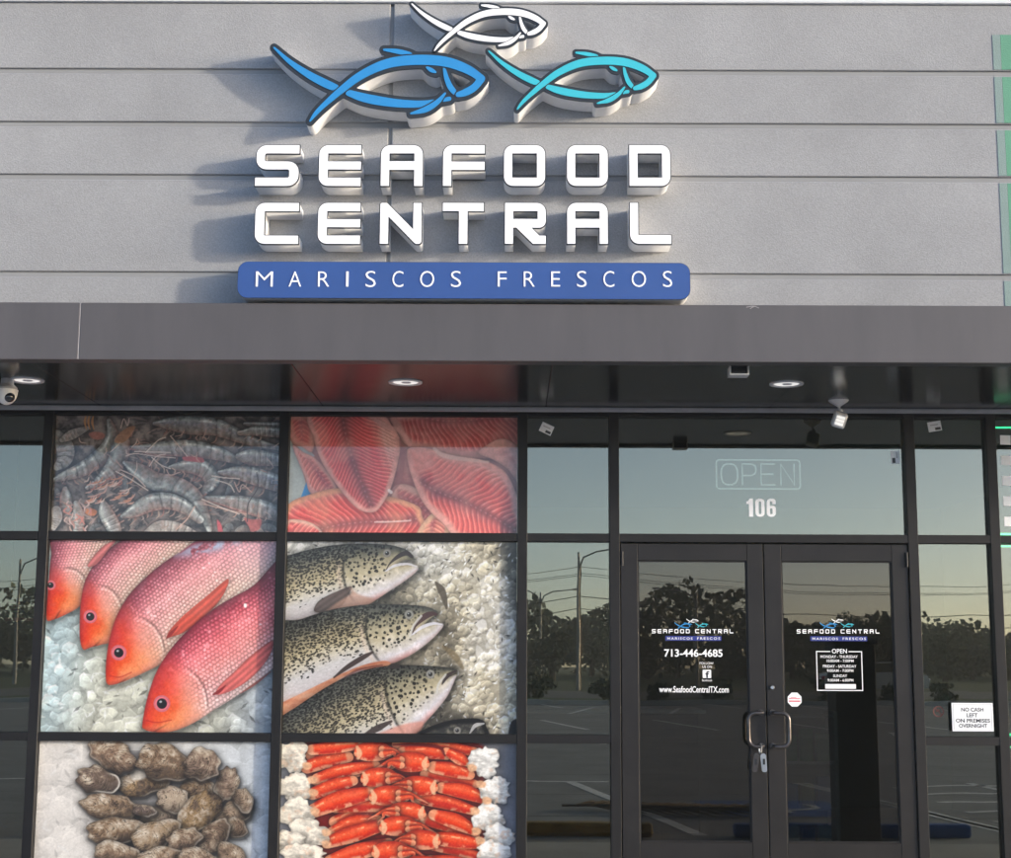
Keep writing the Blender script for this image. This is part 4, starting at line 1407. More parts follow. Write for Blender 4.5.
# ---- trout heads on ice
def paint_trout():
    p = Paint([(42, 28), (983, 30), (980, 803), (22, 800)], NXP, 330)
    X, Y = p.X, p.Y
    base = ramp(fbm(X, Y, 220, 11), [(0, (176, 166, 144)), (.45, (210, 202, 180)), (.6, (220, 215, 200)), (1, (228, 226, 218))])
    cool = sst(560, 380, X + .2 * Y) * sst(260, 120, Y)
    cool = np.maximum(cool, np.exp(-(((X - 620) / 120) ** 2 + ((Y - 110) / 100) ** 2)) * .8)
    base = base * (1 - .6 * cool[..., None]) + .6 * cool[..., None] * np.array((206, 212, 214)) / 255
    dk = .55 * sst(880, 990, X + 60 * (fbm(X, Y, 90, 2) - .5)) * sst(420, 200, Y) + .45 * np.exp(-(((X - 450) / 120) ** 2 + ((Y - 250) / 40) ** 2)) \
        + .35 * np.exp(-(((X - 700) / 60) ** 2 + ((Y - 480) / 200) ** 2)) + .4 * np.exp(-(((X - 700) / 110) ** 2 + ((Y - 740) / 40) ** 2))
    base = base * (1 - np.clip(dk, 0, .8))[..., None]
    p.ice(46, base, 7, .34, 1300)
    p.line([(650, 195, 3), (672, 225, 14), (686, 262, 10), (694, 300, 3)], 6, (74, 66, 56), .85, 4)
    p.line([(680, 455, 3), (725, 490, 12), (760, 540, 4)], 6, (120, 104, 76), .6, 6)

    def fish_body(o, top, bot, hx, hy, ux, uy, hl, n):
        p.under(o, 20, .55, dx=3, dy=10)
        s, X, Y, d = p.poly(o, 6)
        def dist(pts):
            q = spl(pts, 8); b = np.full(X.shape, 1e9)
            for a, c in zip(q[:-1], q[1:]):
                dx, dy = c - a
                t = np.clip(((X - a[0]) * dx + (Y - a[1]) * dy) / (dx * dx + dy * dy), 0, 1)
                np.minimum(b, np.hypot(X - a[0] - t * dx, Y - a[1] - t * dy), out=b)
            return b
        dt, db = dist(top), dist(bot)
        v = dt / (dt + db + 1e-6)
        A = (X - hx) * ux + (Y - hy) * uy            # distance back from the snout
        Bc = (X - hx) * -uy + (Y - hy) * ux
        vv = np.clip(v + .10 * (fbm(X, Y, 50, n) - .5), 0, 1)
        body = ramp(vv, [(0, (70, 72, 68)), (.12, (92, 92, 84)), (.27, (146, 138, 114)), (.45, (190, 178, 146)), (.58, (206, 199, 180)), (.72, (208, 206, 206)), (.9, (214, 208, 210)), (1, (206, 176, 164))])
        f1, f2, i, *_ = worley(A * .75 + 8 * fbm(X, Y, 16, n + 2), Bc * 1.1 + 8 * fbm(X, Y, 16, n + 3), 9.5, n + 50)
        dens = np.interp(vv, [0, .12, .3, .55, .68, .78], [.95, .98, .92, .74, .22, 0])
        sp = sst(.58, .34, f1 + .5 * (fbm(X, Y, 9, n + 4) - .5)) * (i < dens) * (.65 + .35 * h2(np.floor(i * 997), np.floor(i * 31), 3))
        body = body * (1 - .80 * sp[..., None])
        body += (.20 * (fbm(A, Bc * 2.5, 8, n + 6, 3) - .5))[..., None] * np.interp(vv, [0, .6, 1], [1.1, 1, .35])[..., None]
        # head
        arc_ = A + 190 * (v - .52) ** 2 - 8
        hm = sst(hl * 1.03, hl * .97, arc_)
        head = ramp(np.clip(v + .12 * (fbm(X, Y, 26, n + 9) - .5), 0, 1), [(0, (62, 64, 62)), (.14, (92, 92, 82)), (.3, (152, 146, 122)), (.52, (190, 180, 152)), (.7, (202, 196, 182)), (.86, (222, 218, 222)), (1, (226, 206, 204))])
        f1, f2, i, *_ = worley(A + 10 * fbm(X, Y, 22, n + 2), Bc + 10 * fbm(X, Y, 22, n + 3), 20, n + 70)
        dots = sst(.08, -.06, f1 - .14 - .24 * h2(np.floor(i * 997), np.floor(i * 77), 5)) * (i < .86) * sst(.80, .66, v) * sst(hl * .30, hl * .5, A)
        f1b, _, ib, *_ = worley(A, Bc, 13, n + 71)
        dots = np.maximum(dots, .8 * sst(.42, .3, f1b) * (ib < .55) * sst(.42, .25, v) * sst(hl * .12, hl * .3, A))
        head = head * (1 - .82 * dots[..., None])
        head += (.16 * (fbm(X, Y, 12, n + 12, 4) - .5))[..., None]
        head += (.10 * sst(.55, .75, fbm(X, Y, 38, n + 13)))[..., None] * np.array((1, 1, 1.1)) * sst(.35, .6, v)[..., None]
        body = body * (1 - hm[..., None]) + head * hm[..., None]
        ed = np.exp(-((arc_ - hl * 1.0) / 6) ** 2) * sst(.12, .3, v) * sst(.95, .8, v)
        body = body * (1 - .55 * ed[..., None])
        ed = np.exp(-((arc_ - hl * 1.06) / 9) ** 2) * sst(.2, .4, v) * sst(.98, .85, v)
        body = body * (1 - .5 * ed[..., None]) + .5 * ed[..., None] * np.array((226, 206, 188)) / 255
        blush = sst(.86, 1.0, v) * sst(hl * .35, hl * .6, A) * sst(hl * 1.5, hl * 1.1, A)
        body = body * (1 - .5 * blush[..., None]) + .5 * blush[..., None] * np.array((216, 132, 122)) / 255
        body = body * (1 - .35 * np.exp(d / 7.0))[..., None]
        p.put(s, sst(1.5, -1.5, d), np.clip(body, 0, 1))

    # top fish
    fish_body([(-20, 122), (60, 82), (200, 48), (330, 37), (450, 41), (520, 58), (553, 82), (556, 102), (520, 104), (490, 122), (530, 122), (576, 126), (572, 150), (520, 192), (462, 230), (400, 270), (330, 305), (200, 335), (-20, 400)],
              [(-20, 122), (60, 82), (200, 48), (330, 37), (450, 41), (520, 58), (556, 90)], [(572, 145), (520, 192), (400, 272), (200, 338), (-20, 400)], 560, 95, -.985, .17, 290, 100)
    fin(p, [(150, 305), (172, 270), (232, 238), (302, 212), (292, 246), (262, 292), (205, 318), (162, 318)], (92, 78, 74), (.8, -.5))
    s, X, Y, d = p.poly([(196, 316), (240, 280), (300, 240), (298, 215), (330, 240), (400, 268), (330, 304), (250, 316)])
    p.put(s, sst(6, -10, d) * .75, np.array((190, 150, 132)) / 255)
    p.line([(444, 150, 1), (462, 118, 3), (498, 88, 8), (530, 76, 9), (552, 90, 6)], 5, (52, 46, 48), .9)
    p.line([(444, 150, 2), (480, 128, 5), (530, 120, 4), (572, 130, 2)], 3, (214, 214, 222), .9)
    eye(p, 450, 76, 17, (120, 118, 112), (40, 42, 44), .5)
    # middle fish
    fish_body([(-20, 392), (100, 345), (230, 305), (370, 286), (500, 285), (600, 292), (648, 308), (656, 322), (625, 345), (600, 372), (640, 362), (676, 360), (678, 378), (632, 428), (560, 482), (480, 522), (420, 545), (300, 590), (140, 650), (-20, 720)],
              [(-20, 392), (100, 345), (230, 305), (370, 286), (500, 285), (600, 292), (652, 314)], [(678, 378), (632, 428), (560, 482), (440, 540), (140, 650), (-20, 720)], 660, 318, -.965, .26, 300, 200)
    s_ = [(-20, 705), (100, 642), (240, 575), (350, 530), (440, 512), (468, 528), (440, 548), (330, 552), (230, 604), (100, 690), (-20, 765)]
    s, X, Y, d = p.poly(s_)
    c = ramp(fbm(X + Y * .3, Y * 2.2, 40, 5), [(0, (176, 96, 74)), (.5, (226, 158, 124)), (1, (240, 196, 168))])
    p.put(s, sst(2, -3, d), c)
    p.line([(232, 580, 2), (285, 540, 8), (350, 500, 9), (392, 478, 3)], 6, (56, 44, 42), .9, 3)
    p.line([(248, 600, 2), (330, 550, 4), (430, 530, 2)], 3, (120, 60, 54), .6, 3)
    p.line([(552, 408, 2), (566, 372, 5), (602, 336, 12), (636, 322, 9), (654, 326, 4)], 6, (66, 44, 46), .92)
    p.line([(552, 408, 2), (592, 378, 6), (640, 362, 5), (674, 366, 2)], 3, (222, 222, 232), .9)
    p.line([(545, 412), (558, 372), (590, 332)], 4, (206, 206, 202), .8)
    eye(p, 540, 326, 19, (128, 128, 122), (40, 42, 44), .5)
    # lower fish
    fish_body([(-20, 768), (90, 690), (220, 608), (350, 552), (480, 530), (600, 532), (690, 538), (736, 550), (700, 578), (690, 584), (735, 566), (728, 590), (700, 650), (660, 702), (610, 756), (560, 810), (540, 850), (-20, 850)],
              [(-20, 768), (90, 690), (220, 608), (350, 552), (480, 530), (600, 532), (730, 548)], [(730, 580), (700, 650), (610, 756), (540, 850), (300, 960)], 735, 550, -.94, .34, 300, 300)
    p.line([(676, 606, 2), (694, 576, 8), (716, 560, 5), (736, 552, 2)], 5, (50, 42, 44), .9)
    p.line([(655, 640), (662, 606), (690, 568)], 4, (206, 206, 202), .8)
    eye(p, 628, 566, 18, (132, 132, 126), (40, 42, 44), .5)
    p.line([(360, 806, 4), (410, 782, 12), (468, 754, 4)], 6, (58, 48, 46), .9, 3)
    s, X, Y, d = p.poly([(400, 810), (450, 786), (520, 762), (590, 752), (600, 775), (560, 815), (480, 830)])
    p.put(s, sst(4, -10, d) * .8, np.array((222, 156, 140)) / 255)
    # back of the fish at the bottom
    o = [(560, 815), (620, 778), (700, 752), (780, 742), (835, 746), (856, 772), (850, 830), (600, 850)]
    p.under(o, 14, .4)
    s, X, Y, d = p.poly(o)
    c = ramp(fbm(X, Y, 22, 77), [(0, (24, 24, 26)), (.5, (52, 52, 50)), (.75, (120, 116, 104)), (1, (190, 190, 188))]) * sst(0, -20, d + 8)[..., None]
    p.put(s, sst(2, -2, d), c)
    p.line([(790, 800, 2), (812, 770, 7), (846, 762, 3)], 4, (206, 206, 206), .8)
    eye(p, 738, 790, 15, (130, 128, 122), (30, 30, 32), .5)
    s, X, Y, d = p.poly([(955, 765), (975, 745), (1000, 750), (1000, 820), (950, 820)])
    p.put(s, sst(3, -3, d), np.array((44, 42, 40)) / 255)
    s, X, Y, d = p.poly([(455, 534), (475, 522), (500, 528), (500, 542), (470, 545)])
    p.put(s, sst(3, -3, d), np.array((50, 46, 44)) / 255)
    return p


# ---- raw shrimp
def paint_shrimp():
    p = Paint([(57, 40), (966, 40), (955, 513), (38, 513)], NXP, 215)
    X, Y = p.X, p.Y
    p.C[:] = ramp(fbm(X, Y, 30, 21), [(0, (40, 36, 34)), (.42, (80, 74, 70)), (.58, (126, 116, 110)), (1, (166, 150, 142))])
    rnd = random.Random(5)
    for k in range(34):                                 # half hidden bodies in the lower layer
        x, y, a = rnd.uniform(40, 960), rnd.uniform(40, 515), rnd.uniform(-1.2, 1.2)
        L, w_ = rnd.uniform(60, 130), rnd.uniform(12, 24)
        q = [(x + L * (u - .5) * math.cos(a) + rnd.uniform(-6, 6), y + L * (u - .5) * math.sin(a) + 30 * (u - .5) ** 2 * 4, w_ * (.35 + 2.6 * u * (1 - u))) for u in (0, .33, .66, 1)]
        s, X1, Y1, d, S_, N_, L_ = p.band(q, 16)
        p.mul(s, 1 - .4 * np.exp(-np.maximum(d, 0) / 8))
        c = ramp(np.clip(N_ * .5 + .5, 0, 1), [(0, (120, 118, 114)), (.4, rnd.choice([(112, 108, 104), (128, 114, 106), (104, 106, 106)])), (1, (66, 60, 58))])
        c = c * (1 - .25 * sst(.2, 0, (S_ / 15.) % 1))[..., None] + (.2 * (fbm(X1, Y1, 8, k, 3) - .5))[..., None]
        p.put(s, sst(1.6, -1.6, d), np.clip(c, 0, 1))
    for k in range(190):                                # tangle of legs and feelers underneath
        x, y, a = rnd.uniform(40, 960), rnd.uniform(40, 515), rnd.uniform(-.9, .9)
        L = rnd.uniform(30, 90)
        c = rnd.choice([(150, 128, 120), (176, 140, 124), (110, 102, 100), (130, 118, 114), (186, 158, 142)])
        p.line([(x, y, 1), (x + L * .5 * math.cos(a), y + L * .5 * math.sin(a) + rnd.uniform(-8, 8), rnd.uniform(1.5, 5)), (x + L * math.cos(a), y + L * math.sin(a), 1)], 3, c, .7, 2.2)

    def shr(pts, hue=(132, 140, 142), seed=0, pink=.3, legs=1):
        for side in ([1] if legs else []):
            q = spl(pts, 5)
            for k in range(2, len(q) - 3, 2):           # legs hang on the belly side
                a, b = q[k], q[k + 1]
                dx, dy = b[0] - a[0], b[1] - a[1]; l = math.hypot(dx, dy) + 1e-6
                nx_, ny_ = -dy / l * legs, dx / l * legs
                ln = a[2] * rnd.uniform(.5, .95)
                p.line([(a[0] + nx_ * a[2] * .7, a[1] + ny_ * a[2] * .7, 3.2), (a[0] + nx_ * (a[2] + ln * .6) + rnd.uniform(-5, 5), a[1] + ny_ * (a[2] + ln * .6), 2.2), (a[0] + nx_ * (a[2] + ln) - dx / l * 12, a[1] + ny_ * (a[2] + ln), 1)],
                       2, rnd.choice([(196, 150, 132), (186, 162, 150), (206, 176, 156), (176, 120, 106)]), .85, 1.6)
        qq = spl(pts, 6)
        s, X, Y, d, S_, N_, L = p.band(pts, 30)
        p.mul(s, 1 - .5 * np.exp(-np.maximum(d, 0) / 11))
        nb = N_ * legs                                  # -1 back, +1 belly
        g = S_ / L
        col = ramp(np.clip(nb * .5 + .5 + .22 * (fbm(X, Y, 24, seed) - .5), 0, 1), [(0, (88, 92, 92)), (.22, (156, 160, 156)), (.42, tuple(int(h * .5 + q * .5) for h, q in zip(hue, (138, 132, 126)))), (.75, (124, 116, 110)), (1, (110, 94, 86))])
        seg = (g * 8.2 - .14 * nb + .10 * fbm(X, Y, 20, seed + 21)) % 1
        tail = sst(.30, .42, g)
        col = col * (1 - (.34 * tail * (sst(.12, 0, seg) + .5 * sst(.86, 1, seg))))[..., None] + (.11 * tail * np.exp(-((seg - .3) / .14) ** 2))[..., None]
        col = col + (pink * .35 * sst(.55, 1, nb) * sst(.6, .2, np.abs(g - .35)))[..., None] * np.array((.55, .12, .10))
        col += (.36 * (fbm(X, Y, 11, seed + 3, 4) - .5))[..., None]
        bl_ = sst(.55, .75, fbm(X, Y, 26, seed + 17, 3))[..., None] * .30
        col = col * (1 - bl_) + bl_ * np.array((178, 142, 128)) / 255
        col += (.20 * np.exp(-((nb + .5) / .16) ** 2) * sst(.45, .7, fbm(X, Y, 30, seed + 7)))[..., None]
        p.put(s, sst(1.6, -1.6, d), np.clip(col, 0, 1))

    # (x, y, halfwidth) from head to tail; legs=+1: belly on the left of travel
    shr([(60, 120, 22), (92, 170, 36), (92, 220, 30), (60, 252, 14)], seed=1, legs=0)
    shr([(180, 92, 10), (120, 118, 20), (80, 140, 10)], (120, 118, 116), seed=2, legs=0)
    shr([(455, 70, 8), (520, 72, 26), (600, 78, 38), (700, 84, 36), (790, 118, 28), (870, 148, 18), (960, 170, 10)], (128, 132, 148), 3, .25, 1)
    shr([(820, 70, 6), (890, 78, 16), (970, 82, 18)], (124, 126, 130), 4, .2, 1)
    shr([(800, 108, 10), (870, 100, 20), (970, 108, 20)], (124, 130, 134), 14, .2, 1)
    shr([(360, 168, 6), (450, 176, 26), (550, 172, 34), (640, 178, 34), (720, 196, 27), (800, 224, 14)], (142, 138, 138), 5, .6, 1)
    shr([(800, 205, 16), (850, 208, 33), (910, 214, 30), (975, 222, 22)], (140, 140, 150), 6, .4, 1)
    shr([(520, 250, 8), (580, 246, 24), (650, 256, 34), (690, 300, 32), (660, 350, 14)], (136, 138, 138), 7, .5, 1)
    shr([(720, 270, 8), (790, 272, 26), (870, 288, 36), (975, 320, 34)], (138, 142, 158), 8, .35, 1)
    shr([(270, 60, 10), (284, 120, 24), (262, 180, 32), (215, 228, 34), (150, 266, 28), (85, 290, 18), (45, 306, 8)], (134, 146, 144), 9, .3, -1)
    shr([(322, 150, 34), (312, 205, 38), (280, 262, 32), (236, 306, 22), (185, 335, 9)], (138, 142, 140), 10, .3, -1)
    shr([(640, 372, 6), (740, 386, 22), (840, 405, 36), (960, 438, 34)], (160, 146, 142), 11, .9, 1)
    shr([(335, 232, 8), (395, 268, 32), (460, 308, 38), (540, 320, 34), (610, 358, 30), (650, 420, 24), (680, 500, 14)], (128, 142, 146), 12, .3, -1)
    shr([(330, 450, 10), (380, 426, 28), (440, 396, 36), (510, 388, 34), (580, 412, 28), (640, 462, 18)], (138, 146, 150), 13, .5, 1)
    shr([(250, 400, 14), (262, 440, 30), (290, 490, 30), (310, 540, 20)], (146, 150, 154), 15, .3, -1)
    shr([(95, 340, 10), (98, 380, 24), (100, 430, 22), (120, 470, 12)], (156, 150, 148), 16, .6, 1)
    shr([(140, 400, 12), (150, 450, 24), (150, 510, 22)], (140, 140, 140), 17, .6, -1)
    shr([(60, 430, 20), (64, 460, 20), (50, 500, 10)], (160, 160, 162), 18, .3, 0)
    shr([(420, 520, 10), (480, 490, 22), (560, 500, 22), (640, 530, 10)], (172, 166, 160), 19, .4, 0)
    # orange heads and red tails
    for o, c in (([(188, 112), (215, 104), (250, 112), (252, 130), (225, 140), (196, 130)], (150, 96, 84)),
                 ([(292, 140), (310, 112), (350, 84), (378, 84), (362, 120), (330, 150), (300, 152)], (156, 112, 84)),
                 ([(818, 455), (850, 460), (890, 462), (884, 500), (850, 512), (838, 490)], (168, 88, 84)),
                 ([(568, 208), (600, 205), (650, 212), (655, 230), (610, 228), (575, 222)], (176, 82, 82)),
                 ([(170, 425), (200, 418), (225, 430), (215, 450), (185, 446)], (176, 108, 70)),
                 ([(710, 462), (728, 480), (735, 512), (716, 512)], (190, 84, 90))):
        s, X, Y, d = p.poly(o)
        p.put(s, sst(2, -4, d) * .9, np.array(c) / 255. * (.75 + .5 * fbm(X, Y, 14, 3))[..., None])
    # clusters of thin red legs lower left, top left
    for k in range(46):
        x, y = rnd.uniform(165, 350), rnd.uniform(300, 400)
        a = rnd.uniform(-1.2, -.4)
        L = rnd.uniform(25, 60)
        p.line([(x, y, 1.6), (x + L * .5 * math.cos(a) + 4, y - L * .5 * math.sin(a) * -1 * .3, 2.6), (x + L * math.cos(a), y + L * math.sin(a) * .6, 1)], 2, rnd.choice([(196, 150, 134), (206, 178, 160), (168, 104, 88), (188, 130, 100)]), .9)
    for k in range(26):
        x, y = rnd.uniform(100, 200), rnd.uniform(380, 500)
        p.line([(x, y, 2), (x + rnd.uniform(-14, 14), y + 14, 3), (x + rnd.uniform(-22, 22), y + 30, 1)], 2, rnd.choice([(200, 170, 160), (190, 120, 108), (150, 130, 126)]), .85)
    for x in (176, 190, 206):
        p.line([(x, 40, 2), (x - 4, 66, 4), (x + 3, 96, 1)], 3, (188, 132, 82), .9)
    for k in range(150):                                # legs and bristles over everything
        x, y, a = rnd.uniform(45, 955), rnd.uniform(120, 512), rnd.uniform(-1.5, 1.5)
        if fbm(np.array([x]), np.array([y]), 120, 61, 2)[0] < .47: continue
        L = rnd.uniform(16, 58); bw = rnd.uniform(-14, 14)
        p.line([(x, y, .8), (x + L * .5 * math.cos(a) - bw * math.sin(a), y + L * .5 * math.sin(a) + bw * math.cos(a), 1.8), (x + L * math.cos(a), y + L * math.sin(a), .6)], 2, rnd.choice([(204, 176, 160), (188, 150, 136), (170, 124, 110), (214, 194, 178), (150, 128, 120), (96, 84, 80)]), .8, 1.3)
    # long feelers
    for q in ([(340, 205), (380, 195), (460, 206), (540, 212)], [(435, 246), (462, 208), (500, 196)], [(520, 122), (552, 160), (588, 205)], [(445, 210), (480, 240), (520, 256)],
              [(300, 268), (360, 300), (430, 345)], [(320, 262), (380, 290), (420, 330)], [(690, 285), (740, 292), (800, 296)], [(700, 300), (760, 320), (780, 350)], [(545, 505), (590, 460), (620, 410)],
              [(660, 400), (740, 420), (830, 440)], [(650, 380), (720, 410), (800, 440)], [(780, 310), (800, 350), (812, 320), (850, 350)], [(318, 90), (330, 52), (345, 80), (352, 50)], [(420, 190), (470, 140), (500, 128)],
              [(940, 165), (960, 150)], [(375, 186), (440, 188), (520, 190)], [(505, 260), (520, 282), (560, 270)], [(870, 270), (876, 330), (836, 400), (834, 470)]):
        p.line([(a, b, 1.7) for a, b in q], 2, rnd.choice([(206, 182, 168), (196, 160, 144), (214, 196, 182)]) if q[0][0] != 870 else (60, 56, 56), .9, 1.4)
    return p


# ---- red fillets
def paint_fillet():
    p = Paint([(52, 45), (980, 52), (980, 517), (45, 513)], NXP, 215)
    X, Y = p.X, p.Y
    p.C[:] = ramp(fbm(X, Y, 60, 31), [(0, (140, 70, 66)), (.5, (186, 120, 112)), (1, (206, 160, 150))])
    s, X1, Y1, d = p.poly([(40, 150), (75, 190), (112, 300), (120, 360), (96, 400), (40, 420)])
    p.put(s, sst(3, -3, d), np.array((186, 194, 190)) / 255 + .06 * (fbm(X1, Y1, 20, 2) - .5)[..., None])
    s, X1, Y1, d = p.poly([(92, 385), (108, 340), (118, 310), (140, 345), (128, 372), (110, 390)], smooth=False)
    p.put(s, sst(2, -2, d), np.array((60, 146, 214)) / 255)
    s, X1, Y1, d = p.poly([(74, 160), (110, 168), (150, 205), (120, 204)])
    p.put(s, sst(2, -2, d), np.array((214, 210, 206)) / 255)

    def fillet_piece(o, mid, wmax, red=(188, 60, 60), pale=(214, 156, 144), seed=0, per=19.0, slope=.85, mid_dark=.55, edge=34, blur=0):
        p.under(o, 12, .26, dx=2, dy=5)
        s, X, Y, d = p.poly(o, 6)
        q = spl(mid, 8)
        best = np.full(X.shape, 1e9); S_ = np.zeros(X.shape); N_ = np.zeros(X.shape); L = 0
        for a, b in zip(q[:-1], q[1:]):
            dx, dy = b - a; l = math.hypot(dx, dy)
            t = ((X - a[0]) * dx + (Y - a[1]) * dy) / (l * l)
            tc = np.clip(t, 0, 1)
            dd = np.hypot(X - a[0] - tc * dx, Y - a[1] - tc * dy)
            m = dd < best
            best = np.where(m, dd, best); S_ = np.where(m, L + tc * l, S_)
            N_ = np.where(m, ((X - a[0]) * -dy + (Y - a[1]) * dx) / l, N_)
            L += l
        an = np.abs(N_)
        wob = 9 * (fbm(X, Y, 45, seed + 1) - .5)
        ph = ((S_ - slope * an + 5 * np.sin(an / 17.) + wob) / per) % 1
        ln = np.exp(-((ph - .5) / .17) ** 2) * (.45 + 1.1 * fbm(X, Y, 34, seed + 40, 3))
        t = np.clip(an / wmax, 0, 1)
        inner = ramp(np.clip(t + .22 * (fbm(X, Y, 50, seed) - .5), 0, 1), [(0, (146, 66, 68)), (.10, (168, 68, 68)), (.3, red), (.62, tuple(min(255, c * 1.08) for c in red)), (.85, (206, 104, 96)), (1, pale)])
        inner = inner * (1 - .16 * np.exp(-((ph - .1) / .2) ** 2))[..., None]
        inner = inner + ln[..., None] * np.array((.15, .19, .17)) * (sst(.03, .14, t) * (.75 + .5 * fbm(X, Y, 30, seed + 8)))[..., None]
        gd = np.exp(-(an / 15.0) ** 2) * mid_dark
        inner = inner * (1 - .26 * gd[..., None])
        dot = np.exp(-(an / 3.0) ** 2) * sst(.5, .8, np.sin(S_ / 3.6) * .5 + .5) * .5
        inner = inner + dot[..., None] * np.array((.4, .36, .34))
        pb = (.12 + .38 * sst(.42, .72, fbm(X, Y, 95, seed + 50, 3)))[..., None]
        inner = inner * (1 - pb) + pb * np.array(pale)[None, None] / 255.
        em = sst(-edge, -edge * .35, d + 14 * (fbm(X, Y, 26, seed + 4) - .5))
        rim = np.array(pale)[None, None, :] / 255. * (.88 + .24 * fbm(X, Y, 18, seed + 5))[..., None]
        c = inner * (1 - em[..., None]) + rim * em[..., None]
        c = c * (1 - .18 * np.exp(d / 4.))[..., None]
        p.put(s, sst(1.6, -1.6, d), np.clip(c, 0, 1))

    # top right, left bits, bottom, centre, right
    fillet_piece([(500, 30), (1000, 30), (1000, 190), (900, 215), (780, 215), (660, 195), (540, 170), (490, 110)], [(520, 20), (640, 60), (800, 60), (1000, 20)], 150, (160, 58, 54), (196, 138, 128), 1, 21, .55, .0, 46)
    fillet_piece([(40, 50), (140, 40), (150, 130), (140, 190), (100, 170), (60, 150)], [(90, 30), (100, 180)], 60, (180, 64, 60), (206, 140, 126), 2, 18, .8, 0)
    fillet_piece([(60, 165), (105, 190), (160, 220), (225, 300), (240, 360), (140, 358), (112, 290)], [(70, 150), (150, 250), (235, 370)], 60, (190, 96, 88), (212, 150, 138), 3, 18, .5, 0, 20)
    fillet_piece([(470, 340), (520, 320), (600, 350), (720, 400), (700, 530), (560, 530), (480, 430)], [(480, 360), (600, 420), (660, 530)], 110, (180, 104, 96), (208, 156, 140), 4, 24, .6, 0)
    fillet_piece([(40, 408), (150, 356), (260, 336), (420, 360), (560, 400), (590, 440), (570, 540), (40, 540)], [(640, 452), (480, 466), (330, 474), (180, 500), (60, 560)], 150, (196, 58, 54), (216, 150, 116), 5, 25, .75, .5, 30)
    fillet_piece([(40, 470), (90, 462), (150, 480), (185, 515), (150, 545), (40, 545)], [(60, 520), (180, 540)], 60, (188, 60, 60), (216, 170, 150), 6, 19, .5, 0, 16)
    fillet_piece([(575, 530), (600, 470), (650, 430), (700, 470), (690, 540)], [(640, 420), (630, 540)], 60, (206, 110, 96), (206, 160, 130), 16, 17, .5, 0, 30)
    fillet_piece([(820, 195), (860, 160), (910, 138), (955, 150), (1000, 200), (1000, 330), (940, 260), (880, 222)], [(840, 190), (1000, 270)], 140, (204, 130, 118), (208, 150, 138), 7, 60, .5, 0, 60)
    fillet_piece([(528, 200), (545, 172), (620, 176), (720, 205), (830, 222), (920, 262), (965, 330), (990, 420), (1000, 540), (760, 545), (680, 480), (600, 400), (548, 290)],
                 [(560, 300), (660, 352), (760, 390), (860, 440), (1000, 520)], 170, (196, 70, 64), (214, 150, 138), 8, 25, .62, .8, 40)
    s, X1, Y1, d = p.poly([(528, 200), (545, 172), (620, 176), (660, 230), (620, 280), (560, 290)])
    p.put(s, sst(10, -40, d) * .85, np.array((212, 142, 130)) / 255 + .10 * (fbm(X1, Y1, 22, 5) - .5)[..., None])
    fillet_piece([(135, 30), (400, 30), (470, 90), (502, 150), (490, 240), (466, 330), (430, 400), (395, 432), (340, 424), (285, 376), (225, 300), (175, 220), (145, 130)],
                 [(258, 20), (280, 130), (320, 260), (372, 380), (392, 440)], 150, (192, 62, 62), (212, 150, 138), 9, 19, .85, .75, 26)
    p.line([(378, 45), (440, 85), (500, 105), (540, 160)], 7, (206, 150, 140), .8, 6)
    p.line([(500, 140, 3), (512, 200, 9), (500, 300, 6), (470, 350, 3)], 6, (146, 92, 88), .7, 6)
    p.line([(456, 345, 5), (464, 352, 6)], 5, (236, 220, 214), .8, 3)
    p.line([(400, 472), (480, 470), (545, 466)], 2.5, (232, 210, 204), .7)
    p.line([(640, 178, 4), (680, 205, 7), (780, 222, 5), (860, 232, 3)], 5, (214, 176, 164), .8, 6)
    return p


